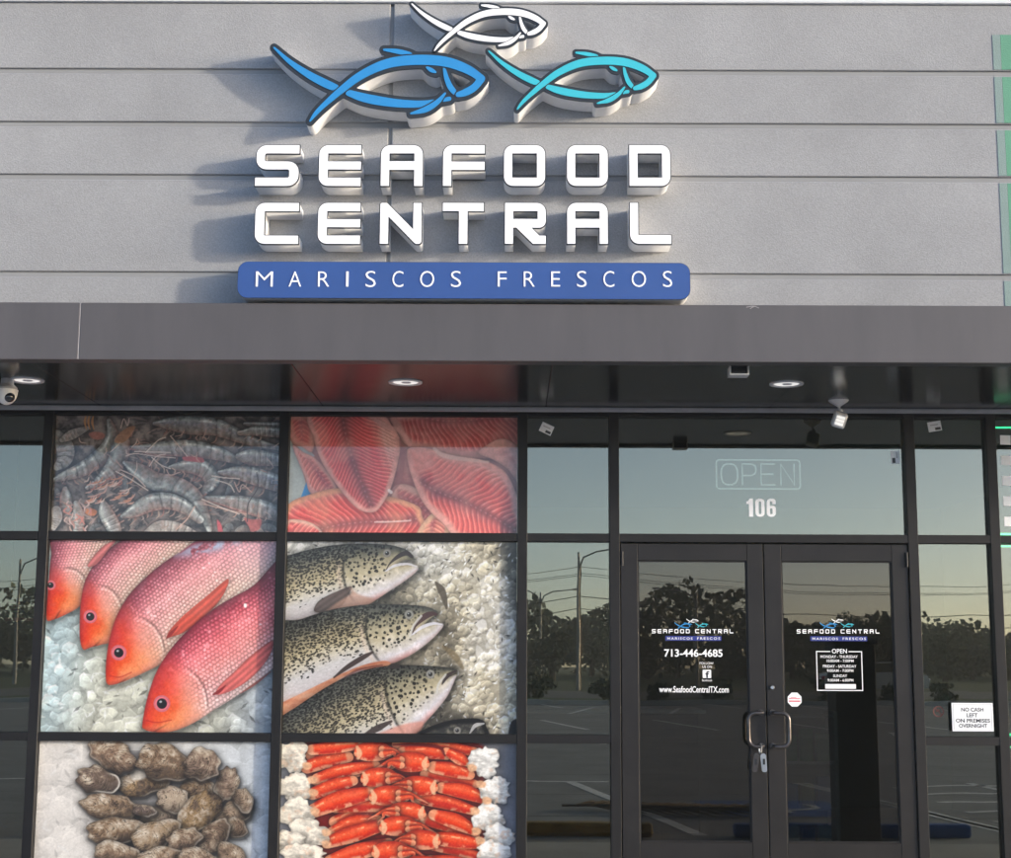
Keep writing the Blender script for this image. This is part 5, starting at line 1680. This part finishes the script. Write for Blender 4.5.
# ---- oysters
def paint_oyster():
    p = Paint([(50, 58), (950, 52), (935, 640), (15, 640)], NXP, 270)
    X, Y = p.X, p.Y
    base = ramp(sst(0, 1000, X), [(0, (224, 219, 212)), (.6, (222, 220, 216)), (1, (206, 212, 216))])
    p.ice(120, base, 17, .07, 300)
    s, X1, Y1, d = p.poly([(330, 120), (600, 130), (740, 200), (760, 420), (640, 640), (300, 640), (330, 400)])
    p.put(s, sst(50, -20, d) * .65, np.array((112, 110, 110)) / 255)

    def oy(cx, cy, rx, ry, ang, seed, tone=(128, 112, 96), shell=0.0, hinge=1):
        shell = max(shell, .38)
        rx, ry = rx * 1.06, ry * 1.1
        a = math.radians(ang)
        rnd = random.Random(seed)
        pts = []
        for k in range(18):
            th = 2 * math.pi * k / 18
            rr = 1 + rnd.uniform(-.12, .12) + .16 * math.cos(th) * hinge
            u, v = rx * rr * math.cos(th), ry * rr * math.sin(th) * (1 - .16 * math.cos(th) * hinge)
            pts.append((cx + u * math.cos(a) - v * math.sin(a), cy + u * math.sin(a) + v * math.cos(a)))
        p.under(pts, 11, .62, dx=3, dy=9)
        s, X, Y, d = p.poly(pts, 6)
        u = ((X - cx) * math.cos(a) + (Y - cy) * math.sin(a)) / rx
        v = (-(X - cx) * math.sin(a) + (Y - cy) * math.cos(a)) / ry
        R_ = np.hypot(u + .55 * hinge, v * 1.05)
        wob = .34 * (fbm(X, Y, 40, seed) - .5) + .12 * (fbm(X, Y, 12, seed + 1) - .5)
        ring = (R_ + wob * 1.5) * 5.5
        rg = ring % 1
        n1 = fbm(X, Y, 46, seed + 2); n2 = fbm(X, Y, 11, seed + 3, 4)
        n3 = fbm(X, Y, 22, seed + 14, 4)
        t = np.clip(.54 + .8 * (n1 - .5) + .45 * (n2 - .5) + .55 * (n3 - .5) + .30 * (fbm(ring * 16, np.arctan2(v, u + .55 * hinge) * 20, 14, seed + 30, 3) - .5) - .16 * (v + .4 * u), 0, 1)
        c = ramp(t, [(0, (62, 48, 36)), (.3, (104, 88, 74)), (.5, (tone[0] + 4, tone[1] - 2, tone[2] - 4)), (.72, (176, 158, 136)), (1, (220, 208, 190))])
        c = c * (1 - .55 * sst(.28, 0, rg) * sst(.35, .6, fbm(X, Y, 34, seed + 12)))[..., None] + (.06 * np.exp(-((rg - .35) / .12) ** 2))[..., None]
        c = c * (1 - .42 * sst(-.1, 1.1, v * .8 + .35 * u))[..., None]
        c = c * (1 - .40 * np.exp(d / 7.))[..., None]
        if shell > 0:
            e = np.exp(-((d + 5) / 4.) ** 2) * sst(.1, .7, u * hinge + .3 * v)
            c = c * (1 - shell * e[..., None]) + shell * e[..., None] * np.array((226, 220, 208)) / 255
        p.put(s, sst(1.6, -1.6, d), np.clip(c, 0, 1))

    oy(660, 255, 80, 48, 10, 21, (146, 126, 100))
    oy(775, 228, 74, 42, 105, 22, (134, 118, 104))
    oy(430, 238, 96, 52, -8, 23, (150, 128, 96), .4)
    s, X1, Y1, d = p.poly([(400, 190), (430, 168), (468, 178), (470, 205), (440, 222), (405, 222)])
    p.put(s, sst(5, -8, d) * .9, np.array((226, 220, 208)) / 255 * (.78 + .4 * fbm(X1, Y1, 14, 3))[..., None])
    oy(340, 125, 92, 58, 28, 24, (132, 112, 94), .3, -1)
    oy(515, 140, 102, 72, 22, 25, (118, 100, 80), .25)
    oy(672, 152, 66, 66, 30, 26, (132, 116, 102), .3)
    oy(262, 222, 80, 54, 14, 27, (108, 96, 86), .9)
    oy(304, 334, 112, 54, 10, 28, (136, 118, 96), .35)
    oy(500, 372, 84, 36, 6, 29, (166, 152, 136), .6)
    oy(450, 352, 44, 26, 12, 30, (96, 88, 84), .5)
    oy(560, 304, 66, 54, 24, 31, (178, 166, 148), .4)
    oy(800, 362, 76, 48, -32, 32, (168, 150, 128), .5)
    oy(838, 300, 52, 34, 70, 33, (140, 124, 106))
    oy(800, 418, 52, 38, 20, 34, (122, 106, 90))
    oy(672, 350, 106, 58, -48, 35, (140, 120, 88), .5, -1)
    oy(400, 432, 52, 40, 60, 36, (110, 100, 90))
    oy(322, 440, 108, 52, -4, 37, (122, 104, 84))
    oy(486, 462, 100, 54, -28, 38, (156, 138, 112), .4)
    oy(716, 470, 84, 50, -48, 39, (112, 98, 84))
    oy(600, 482, 70, 48, -24, 40, (120, 104, 88))
    oy(340, 540, 90, 54, 12, 41, (126, 108, 90))
    oy(500, 560, 96, 50, -10, 42, (130, 112, 92), .3)
    oy(660, 570, 92, 56, 18, 43, (124, 108, 92))
    oy(790, 540, 70, 46, 40, 44, (134, 118, 100), .3)
    return p


# ---- crab legs
def paint_crab():
    p = Paint([(42, 52), (965, 52), (960, 640), (25, 640)], NXP, 270)
    X, Y = p.X, p.Y
    p.C[:] = ramp(sst(60, 640, Y), [(0, (120, 122, 128)), (1, (146, 148, 160))]) + (.05 * (fbm(X, Y, 60, 3) - .5))[..., None]
    s, X1, Y1, d = p.poly([(150, 40), (800, 40), (830, 300), (800, 640), (180, 640), (170, 300)])
    p.put(s, sst(10, -20, d), np.array((128, 26, 22)) / 255 * (.7 + .6 * fbm(X1, Y1, 40, 4))[..., None])

    def meat(cx, cy, rx, ry, seed, tint=(232, 226, 214)):
        rnd = random.Random(seed)
        pts = []
        for k in range(34):
            th = 2 * math.pi * k / 34
            rr = 1 + rnd.uniform(-.13, .11) + .10 * math.sin(3 * th + seed)
            pts.append((cx + rx * rr * math.cos(th), cy + ry * rr * math.sin(th)))
        p.under(pts, 10, .35, dy=5)
        s, X, Y, d = p.poly(pts, 4)
        st = fbm(X + Y * .5, (Y - X * .2) * 2.2, 20, seed + 5, 4)
        lump = fbm(X, Y, 30, seed + 6, 3)
        rdg = 1 - np.abs(fbm(X, Y, 26, seed + 11, 2) - .5) * 2
        k = .93 + .42 * (st - .5) + .5 * (lump - .5) + .18 * (rdg - .75) + .18 * sst(0.5, -.8, (Y - cy) / ry) - .25 * np.exp(d / 6.)
        c = np.array(tint)[None, None] / 255 * np.clip(k, .35, 1.12)[..., None]
        pk = sst(.58, .75, fbm(X, Y, 24, seed + 8))[..., None] * .35
        c = c * (1 - pk) + pk * np.array((226, 176, 140)) / 255
        p.put(s, sst(2, -2, d), np.clip(c, 0, 1))

    def leg(pts, seed, hue=(228, 70, 40), tip=False):
        if not tip: pts = [(a, b, c * 1.16) for a, b, c in pts]
        q = spl(pts, 6)
        s, X, Y, d, S_, N_, L = p.band(pts, 26)
        p.mul(s, 1 - .42 * np.exp(-np.maximum(d, 0) / 9))
        g = S_ / L
        n = N_ if pts[-1][0] > pts[0][0] else -N_
        t = np.clip(n * .5 + .5 + .16 * (fbm(X, Y, 26, seed) - .5), 0, 1)
        c = ramp(t, [(0, (168, 44, 30)), (.2, (228, 82, 50)), (.38, (240, 104, 68)), (.6, hue), (.85, (192, 44, 30)), (1, (196, 92, 62))])
        hl = np.exp(-((n + .42) / .13) ** 2) * sst(.52, .66, fbm(X, Y, 20, seed + 3)) * .42
        c = c + hl[..., None] * np.array((1, .8, .7))
        c += (.12 * (fbm(X, Y, 7, seed + 5, 3) - .5))[..., None]
        en = sst(.07, .0, g) + sst(.93, 1, g) if not tip else sst(.07, 0, g)
        c = c * (1 - .75 * np.clip(en, 0, 1)[..., None]) + .75 * np.clip(en, 0, 1)[..., None] * np.array((238, 178, 138)) / 255
        bl = sst(.66, .86, t) * sst(.45, .62, fbm(X, Y, 30, seed + 9)) * .7
        c = c * (1 - bl[..., None]) + bl[..., None] * np.array((240, 190, 152)) / 255
        p.put(s, sst(1.6, -1.6, d), np.clip(c, 0, 1))

    def claw(x, y, sgn, seed, sc=1.0):
        """claw: palm plus two pale-tipped fingers pointing along sgn"""
        P_ = lambda u, v: (x + sgn * u * sc, y + v * sc)
        leg([(*P_(-62, 8), 14), (*P_(-30, 0), 34), (*P_(20, -2), 36), (*P_(58, 0), 22)], seed, (232, 76, 44))
        for v0, v1, l in ((-12, 30, 150), (12, 44, 112)):
            pts = [(*P_(40, v0), 15), (*P_(84, v0 * .5 - 2), 9), (*P_(l * .82, v1 * .5), 5), (*P_(l, v1), 1.5)]
            leg(pts, seed + 1 + v0, (222, 92, 62), True)
            p.line([(*P_(l * .8, v1 * .46), 2.5), (*P_(l * .9, v1 * .68), 2.5), (*P_(l, v1), 1)], 3, (226, 176, 146), .6, 3)
        p.line([(*P_(-66, -22), 4), (*P_(-56, 6), 9), (*P_(-62, 30), 5)], 6, (240, 200, 160), .8, 5)

    for k, (a, b) in enumerate([((150, 95), (420, 40)), ((500, 60), (800, 90)), ((180, 215), (470, 150)), ((610, 190), (800, 230)), ((250, 395), (420, 330)), ((580, 290), (800, 345)), ((250, 330), (480, 330)), ((600, 380), (800, 450)), ((160, 110), (360, 60)), ((220, 480), (430, 420)), ((240, 560), (460, 480)), ((560, 470), (820, 540)), ((230, 640), (460, 560)), ((560, 560), (820, 630))]):
        m_ = ((a[0] + b[0]) / 2, (a[1] + b[1]) / 2 - 8)
        leg([(*a, 22), (*m_, 26), (*b, 16)], 100 + k, (206, 52, 36))
    for k, q in enumerate([
        [(140, 160, 24), (220, 132, 27), (300, 116, 20)], [(160, 85, 20), (260, 72, 24), (350, 62, 14)], [(520, 96, 22), (620, 92, 26), (690, 105, 18)], [(640, 158, 22), (720, 170, 28), (780, 190, 18)], [(690, 88, 14), (740, 120, 22), (770, 140, 12)],
        [(180, 210, 20), (280, 176, 26), (410, 150, 16)], [(160, 275, 22), (250, 240, 27), (320, 218, 18)], [(670, 246, 20), (760, 262, 28), (840, 295, 18)],
        [(170, 345, 26), (270, 300, 34), (390, 268, 24)], [(640, 362, 20), (720, 388, 29), (800, 430, 18)],
        [(240, 440, 22), (320, 400, 28), (420, 386, 18)], [(220, 482, 22), (320, 446, 30), (430, 408, 22)], [(620, 460, 22), (720, 470, 28), (815, 486, 18)],
        [(230, 560, 22), (340, 520, 30), (450, 500, 22)], [(620, 560, 22), (720, 568, 28), (815, 590, 18)]]):
        leg(q, 200 + k)
    for k, (x, y, sg, sc) in enumerate([(400, 92, 1, .95), (548, 138, -1, .95), (425, 205, 1, .95), (578, 240, -1, 1.0), (462, 282, 1, 1.02), (530, 352, -1, 1.0), (500, 412, 1, 1.0), (590, 470, -1, .95), (470, 520, 1, 1.0), (590, 580, -1, 1.0)]):
        claw(x, y, sg, 300 + 7 * k, sc)
    p.line([(480, 62, 2), (560, 60, 6), (660, 72, 6), (684, 108, 2)], 4, (96, 24, 22), .85, 3)
    for k, (x, y, rx, ry) in enumerate([(78, 112, 66, 66), (92, 245, 66, 62), (96, 352, 72, 62), (138, 445, 84, 62), (70, 480, 60, 50), (120, 540, 84, 56), (110, 620, 80, 56)]):
        meat(x, y, rx, ry, 400 + k, (232, 224, 208))
    for k, (x, y, rx, ry) in enumerate([(836, 132, 62, 66), (882, 256, 62, 58), (852, 372, 66, 58), (890, 450, 64, 52), (872, 520, 66, 50), (880, 600, 66, 56)]):
        meat(x, y, rx, ry, 450 + k, (232, 230, 224))
    for x, y in ((140, 155), (160, 215), (165, 270), (170, 350), (215, 440), (215, 490), (790, 160), (825, 230), (848, 300), (800, 345), (806, 430), (820, 470)):
        oo = [(x - 20, y - 10), (x, y - 18), (x + 20, y - 6), (x + 14, y + 14), (x - 12, y + 16)]
        s, X, Y, d = p.poly(oo)
        p.put(s, sst(3, -6, d) * .9, np.array((236, 186, 146)) / 255 * (.8 + .35 * fbm(X, Y, 12, 6))[..., None])
    return p


def poster_mat(coat):
    m = bpy.data.materials.new('printed_film')
    m.use_nodes = True
    t = m.node_tree
    b = t.nodes['Principled BSDF']
    a = t.nodes.new('ShaderNodeAttribute')
    a.attribute_name = 'print'
    t.links.new(a.outputs['Color'], b.inputs['Base Color'])
    b.inputs['Roughness'].default_value = 0.6
    b.inputs['Specular IOR Level'].default_value = 0.3
    b.inputs['Coat Weight'].default_value = coat
    b.inputs['Coat IOR'].default_value = 1.62
    b.inputs['Coat Roughness'].default_value = 0.01
    return m


FILM, FILM_MATT = poster_mat(0.75), poster_mat(0.3)


def poster(key, painter, label, gain, sat=1.0, film=None):
    a, b, z0, z1 = panes[key]
    p = painter()
    ny, nx = p.X.shape
    C = p.C * (1 + .13 * (fbm(p.X, p.Y, 5.5, 900, 3) - .5))[..., None]      # grain of the enlarged print
    C = np.clip(C, 0, 1)
    C = np.where(C <= 0.04045, C / 12.92, ((C + .055) / 1.055) ** 2.4) * gain
    if sat != 1.0:
        l_ = C.mean(-1, keepdims=True)
        C = l_ + (C - l_) * sat
    C = np.clip(C, 0.002, .9)
    xs = np.linspace(a + .002, b - .002, nx); zs = np.linspace(z1 - .002, z0 + .002, ny)
    co = np.zeros((ny, nx, 3), np.float32)
    cx, cz = (a + b) / 2, (z0 + z1) / 2
    co[..., 0] = xs[None, :] - cx; co[..., 2] = zs[:, None] - cz
    idx = np.arange(nx * ny).reshape(ny, nx)
    f = np.stack([idx[1:, :-1], idx[1:, 1:], idx[:-1, 1:], idx[:-1, :-1]], -1).reshape(-1, 4)
    me = bpy.data.meshes.new('seafood_poster')
    me.vertices.add(nx * ny)
    me.vertices.foreach_set('co', co.ravel())
    me.loops.add(f.size)
    me.loops.foreach_set('vertex_index', f.ravel().astype(np.int32))
    me.polygons.add(len(f))
    me.polygons.foreach_set('loop_start', np.arange(0, f.size, 4, dtype=np.int32))
    me.update(calc_edges=True)
    at = me.attributes.new('print', 'FLOAT_COLOR', 'POINT')
    at.data.foreach_set('color', np.concatenate([C, np.ones(C.shape[:2] + (1,))], -1).astype(np.float32).ravel())
    o = link_mesh('seafood_poster', me, film or FILM)
    o.location = (cx, YG - 0.002, cz)
    return tag(o, label, 'poster', 'seafood picture posters on the window')


GUP, GLO = 1.1, 0.82
poster('a_top', paint_shrimp, 'window poster of raw grey shrimp piled together', GUP)
poster('b_top', paint_fillet, 'window poster of red striped fish fillets', GUP, 1.0)
poster('a_mid', paint_snapper, 'window poster of four red snappers lying on ice', GLO, 1.06, FILM_MATT)
poster('b_mid', paint_trout, 'window poster of speckled trout heads beside crushed ice', GLO, 1.06, FILM_MATT)
poster('a_low', paint_oyster, 'window poster of brown oysters heaped on pale ice', GLO, 1.06, FILM_MATT)
poster('b_low', paint_crab, 'window poster of stacked orange crab legs with white meat', GLO, 1.06, FILM_MATT)

# ------------------------------------------------------------------ inside the shop (seen faintly through the glass)
t = empty('service_counter', (0.0, 4.0, 0.0), 'long dark service counter deep inside the shop', 'counter')
MB().box(-2.6, 1.6, 3.7, 4.4, 0.005, 1.0, 0.01).build('body', 'counter', t)
MB().box(-2.66, 1.66, 3.64, 4.46, 1.001, 1.04, 0.008).build('worktop', 'steel', t)
t = empty('display_shelf', (1.62, 0.7, 0.0), 'low metal shelf of coloured packets just inside the right door', 'shelf')
for x in (1.67, 2.15):
    MB().box(x - .012, x + .012, 0.78, 1.08, 0.005, 1.12).build('upright', 'trim_grey', t)
for z in (0.18, 0.48, 0.78, 1.08):
    MB().box(1.683, 2.137, 0.76, 1.10, z, z + .015).build('shelf', 'trim_grey', t)
rnd = random.Random(3)
for zi, (z, ms) in enumerate(((0.196, ('pack_blue', 'white_plastic')), (0.496, ('pack_yellow', 'pack_blue')), (0.796, ('pack_green', 'pack_green')))):
    for k in range(4):
        x = 1.70 + k * .107
        h = rnd.uniform(.15, .21)
        mm = ms[k % 2]
        o = MB().box(x, x + .085, .79, .87, z, z + h, .006).build('packet', mm)
        tag(o, {'pack_blue': 'blue', 'pack_yellow': 'yellow', 'pack_green': 'green', 'white_plastic': 'white'}[mm] + ' packet on the ' + ('lowest', 'middle', 'top')[zi] + ' tier of the shelf inside the right door',
            'packet', 'packets on the shelf behind the door glass')
        rebase(o, (x + .04, .83, z))
x0, z1 = P(6, 597, 1.2); x1, z0 = P(36, 622, 1.2)
t = empty('menu_board', ((x0 + x1) / 2, 1.2, z0), 'dark price board with a yellow diamond hanging inside the leftmost window', 'sign')
MB().box(x0, x1, 1.2, 1.23, z0, z1, .004).build('board', 'black', t)
MB().box(x0, x1, 1.198, 1.1995, z0 + .005, z0 + .03).build('red_stripe', 'red', t)
slab(MB(), x1 - .07, z1 - .07, .06, .06, R(45), 1.196, 1.1995).build('diamond', 'pack_yellow', t)
for k in range(4):
    MB().box(x0 + .02, x0 + .12, 1.197, 1.1995, z1 - .03 - k * .025, z1 - .02 - k * .025).build('text_line', 'pack_green', t)
for s_ in (x0 + .03, x1 - .03):
    MB().tube([(s_, 1.21, z1), (s_, 1.21, 3.0)], .003, 6).build('cord', 'steel', t)

# ------------------------------------------------------------------ the car park behind the camera (mirrored in the glass)
def mir(px, py, d):
    """real place of something whose mirror image stands at (px,py), d metres in front of the glass"""
    x, z = P(px, py, d + 2 * YG)
    return x, -d, z


def wheel_stop(xa, xb, m, label):
    y = -3.62
    c = (xa + xb) / 2
    o = MB().box(xa, xb, y - .075, y + .075, -.02, .095, .028, 2).build('wheel_stop', m)
    rebase(o, (c, y, -.02))
    tag(o, label, 'wheel stop', 'wheel stops along the pavement')


xb = mir(652, 826, 3.62)[0]
wheel_stop(xb - 1.83, xb, 'paint_yellow', 'yellow concrete wheel stop left of the blue one')
wheel_stop(xb - 1.83 - 2.9, xb - 2.9, 'paint_yellow', 'yellow concrete wheel stop second left of the blue one')
wheel_stop(xb - 1.83 - 5.6, xb - 5.6, 'paint_yellow', 'yellow concrete wheel stop furthest left along the pavement')
xa = mir(733, 828, 3.62)[0]
wheel_stop(xa, xa + 2.0, 'paint_blue', 'blue concrete wheel stop at the accessible bay')

def leaf_cloud(n, cx, cy, cz, rx, rz, lo, hi, seed, shape='tree'):
    r_ = np.random.default_rng(seed)
    nb = 11
    bc = np.clip(r_.normal(0, .40, (nb, 3)), -.62, .62); bs = r_.uniform(.28, .5, nb)
    k = r_.integers(0, nb, n)
    d = r_.normal(0, 1, (n, 3)); d /= np.linalg.norm(d, axis=1)[:, None] + 1e-6
    p = bc[k] + d * (bs[k] * r_.uniform(.55, 1.05, n))[:, None]
    p = p * np.array([rx, rx, rz]) * .85 + np.array([cx, cy, cz])
    p[:, 2] = np.maximum(p[:, 2], .05)
    s = r_.uniform(lo, hi, n)
    a = r_.normal(0, 1, (n, 3)); a /= np.linalg.norm(a, axis=1)[:, None]
    b = np.cross(a, r_.normal(0, 1, (n, 3))); b /= np.linalg.norm(b, axis=1)[:, None] + 1e-6
    q = np.stack([p - a * s[:, None], p + b * s[:, None] * .6, p + a * s[:, None], p - b * s[:, None] * .6], 1).reshape(-1, 3)
    me = bpy.data.meshes.new('crown')
    me.vertices.add(4 * n); me.vertices.foreach_set('co', q.astype(np.float32).ravel())
    me.loops.add(4 * n); me.loops.foreach_set('vertex_index', np.arange(4 * n, dtype=np.int32))
    me.polygons.add(n); me.polygons.foreach_set('loop_start', np.arange(0, 4 * n, 4, dtype=np.int32))
    me.update(calc_edges=True)
    return me


rnd = random.Random(12)
for k in range(40):
    px = -140 + k * 33 + rnd.uniform(-12, 12)
    d = rnd.uniform(88, 140)
    x, y, _ = mir(px, 640, d)
    top = mir(px, rnd.uniform(614, 640) if px < 800 else rnd.uniform(602, 634), d)[2]
    if 660 < px < 760 and k % 2: top *= 1.15
    kd = rnd.randint(0, 2)
    H_ = max(top, 4.0)
    rx = H_ * (.55, .36, .62)[kd]
    t = empty('tree', (x, y, -.03), 'leafy tree in the row across the road behind the car park', 'tree', 'trees across the road')
    MB().tube([(x, y, -.03), (x + .1, y, H_ * .25), (x - .1, y + .1, H_ * .55)], [.24, .18, .08], 8).build('trunk', 'bark', t)
    me = leaf_cloud(4200, x, y, H_ * .48, rx * 1.15, H_ * .52, .07, .22, 50 + k)
    link_mesh('crown', me, 'leaf' if kd != 1 else 'leaf2', t)
r_ = np.random.default_rng(4)                          # the wood behind them reads as one mass
n = 36000
q = np.stack([r_.uniform(-150, 150, n), -r_.uniform(128, 158, n), np.zeros(n)], 1)
top = 5.8 + 1.6 * np.sin(q[:, 0] * .11) + 1.4 * np.sin(q[:, 0] * .31 + 2) + .8 * np.sin(q[:, 0] * .9)
q[:, 2] = top * np.sqrt(r_.uniform(0, 1, n))
s = r_.uniform(.25, .55, n)
a = r_.normal(0, 1, (n, 3)); a /= np.linalg.norm(a, axis=1)[:, None]
b = np.cross(a, r_.normal(0, 1, (n, 3))); b /= np.linalg.norm(b, axis=1)[:, None]
v = np.stack([q - a * s[:, None], q + b * s[:, None] * .7, q + a * s[:, None], q - b * s[:, None] * .7], 1).reshape(-1, 3)
me = bpy.data.meshes.new('woodland')
me.vertices.add(4 * n); me.vertices.foreach_set('co', v.astype(np.float32).ravel())
me.loops.add(4 * n); me.loops.foreach_set('vertex_index', np.arange(4 * n, dtype=np.int32))
me.polygons.add(n); me.polygons.foreach_set('loop_start', np.arange(0, 4 * n, 4, dtype=np.int32))
me.update(calc_edges=True)
tag(link_mesh('woodland', me, 'leaf2'), 'far dark belt of woodland beyond the row of trees', 'woodland', kind='stuff')
for k in range(13):
    px = 250 + k * 58 + rnd.uniform(-8, 8)
    x, y, _ = mir(px, 690, 42.6)
    hh = rnd.uniform(.75, 1.1)
    me = leaf_cloud(420, 0, 0, hh * .5, hh * .75, hh * .55, .05, .12, 200 + k)
    o = link_mesh('shrub', me, 'leaf2')
    o.location = (x, y, 0)
    tag(o, 'clipped round shrub in the row on the verge beyond the car park', 'shrub', 'round shrubs on the verge')


def street_lamp(px, ptop, d, arms, label):
    x, y, z = mir(px, ptop, d)
    t = empty('street_lamp', (x, y, 0), label, 'street lamp', 'street lamps beyond the car park')
    MB().tube([(x, y, -.02), (x, y, z * .5), (x, y, z)], [.11, .085, .06], 10).build('pole', 'galv', t, True)
    for s_ in arms:
        L = 2.3
        pts = [(x, y, z - .9), (x + s_ * .25, y, z - .25), (x + s_ * .9, y, z + .05), (x + s_ * L, y, z + .25)]
        MB().tube(pts, [.05, .045, .04, .035], 8).build('arm', 'galv', t, True)
        MB().box(x + s_ * L - .32 * (s_ < 0) - .05, x + s_ * L + .32 * (s_ > 0) + .05, y - .13, y + .13, z + .17, z + .30, .04).build('lamp_head', 'galv', t)


street_lamp(577.5, 552, 68, (1,), 'tall single-arm street lamp opposite the narrow window')
street_lamp(541, 592, 100, (-1, 1), 'distant twin-arm street lamp, smallest of the lamps')
street_lamp(696, 592, 82, (-1,), 'single-arm street lamp opposite the left door')
street_lamp(20, 560, 75, (1,), 'single-arm street lamp furthest towards the left end')
# utility poles and lines
pp = []
for k, px in enumerate((-420, 150, 668, 1230)):
    x, y, z = mir(px, 566, 72)
    if k == 2: x, y, z = mir(560, 566, 72); x += 1.0
    t = empty('utility_pole', (x, y, 0), 'wooden utility pole with a crossarm beside the road', 'utility pole', 'utility poles along the road')
    MB().tube([(x, y, -.03), (x, y, z)], [.15, .10], 10).build('pole', 'wood_pole', t, True)
    MB().box(x - .06, x + .06, y - 1.1, y + 1.1, z - .55, z - .43).build('crossarm', 'wood_pole', t)
    pp.append((x, y, z))
wires = []
for dy, dz in ((-1.0, -.40), (0, .0), (1.0, -.40), (0.12, -1.6), (0.12, -2.3)):
    b = MB()
    for a, c in zip(pp, pp[1:]):
        pts = []
        for q in range(13):
            u = q / 12
            pts.append((a[0] + (c[0] - a[0]) * u, a[1] + dy, a[2] + dz + (c[2] - a[2]) * u - 1.1 * 4 * u * (1 - u)))
        b.tube(pts, .014 if dz > -1 else .022, 5, False)
    o = b.build('power_line', 'wire')
    rebase(o, (0, pp[0][1] + dy, 8))
    tag(o, 'black overhead cable strung between the utility poles along the road', 'cable', 'overhead cables along the road')


def car(x, y, head, paint, label):
    t = empty('car', (x, y, 0), label, 'car')
    prof = fillet([(-2.2, .32, .08), (-2.25, .72, .12), (-2.1, .95, .1), (-1.15, 1.02, .1), (-.75, 1.42, .25), (.75, 1.44, .3), (1.35, 1.0, .15), (2.1, .86, .12), (2.24, .6, .12), (2.2, .32, .08)], n=5)
    rm = Matrix.Translation((x, y, 0)) @ Matrix.Rotation(head, 4, 'Z')
    def ext(pf, w_, nm, m):
        me = curve_mesh([pf], w_)
        me.transform(rm @ TO_WALL)
        return link_mesh(nm, me, m, t)
    bd = ext(prof, 1.72, 'body', paint)
    bv = bd.modifiers.new('bevel', 'BEVEL'); bv.width = .07; bv.segments = 3; bv.limit_method = 'ANGLE'
    wn = fillet([(-1.02, 1.02, .04), (-.68, 1.37, .12), (.68, 1.38, .16), (1.16, 1.02, .04)], n=4)
    ext(wn, 1.735, 'window', 'car_glass')
    for u in (-1.35, 1.38):
        for v in (-.80, .80):
            mb = MB().lathe([(0.0, -.10), (.24, -.10), (.315, -.09), (.325, 0), (.315, .09), (.24, .10), (0, .10)], (0, 0, 0), 'Y', 24)
            mb.xform(rm @ Matrix.Translation((u, v, .315)))
            wh = mb.build('wheel', 'tyre', t, True)
            mb = MB().lathe([(0.0, -.115), (.18, -.112), (.20, -.105), (.20, .105), (.18, .112), (0, .115)], (0, 0, 0), 'Y', 20)
            mb.xform(rm @ Matrix.Translation((u, v, .315)))
            mb.build('rim', 'steel', wh, True)
    for v in (-.6, .6):
        mb = MB().box(2.19, 2.265, v - .18, v + .18, .60, .74, .02); mb.xform(rm); mb.build('headlight', 'white_vinyl', t)
        mb = MB().box(-2.27, -2.2, v - .18, v + .18, .68, .84, .02); mb.xform(rm); mb.build('tail_light', 'red', t)


x, y, _ = mir(872, 672, 56)
car(x, y, 0.0, 'car_silver', 'silver saloon on the road opposite the right door')
# square pillar on the pavement edge, mirrored in the right door
x, y, _ = mir(855, 828, 2.62)
t = empty('square_pillar', (x, y, 0), 'dark square pillar on the edge of the pavement right of the door', 'pillar')
MB().box(x - .16, x + .16, y - .16, y + .16, 0.0, 1.58, .012).build('shaft', 'pillar_dark', t)
MB().box(x - .18, x + .18, y - .18, y + .18, 1.5805, 1.63, .01).build('cap', 'pillar_dark', t)

# dry palm frond blown onto the asphalt
x, y, _ = mir(660, 775, 5.6)
t = empty('palm_frond', (x, y, 0), 'dry brown palm frond lying on the asphalt in front of the left door', 'palm frond')
b = MB(); c = MB()
n = 15
sp = [(x - .95 + 1.9 * k / n, y - .25 + .35 * math.sin(k / n * 2.2), .02 + .03 * math.sin(k / n * 3.1)) for k in range(n + 1)]
b.tube(sp, .012, 6).build('stem', 'bark', t, True)
for k in range(1, n):
    for s_ in (-1, 1):
        q = sp[k]
        L = .55 * (1 - abs(k / n - .45))
        c.tube([q, (q[0] + .16, q[1] + s_ * L * .5, .05), (q[0] + .40, q[1] + s_ * L, .005)], [.012, .016, .003], 4)
M['dry_leaf'] = mat('dry_leaf', (0.12, 0.085, 0.05), 0.8, var=0.3)
c.build('leaflets', 'dry_leaf', t)
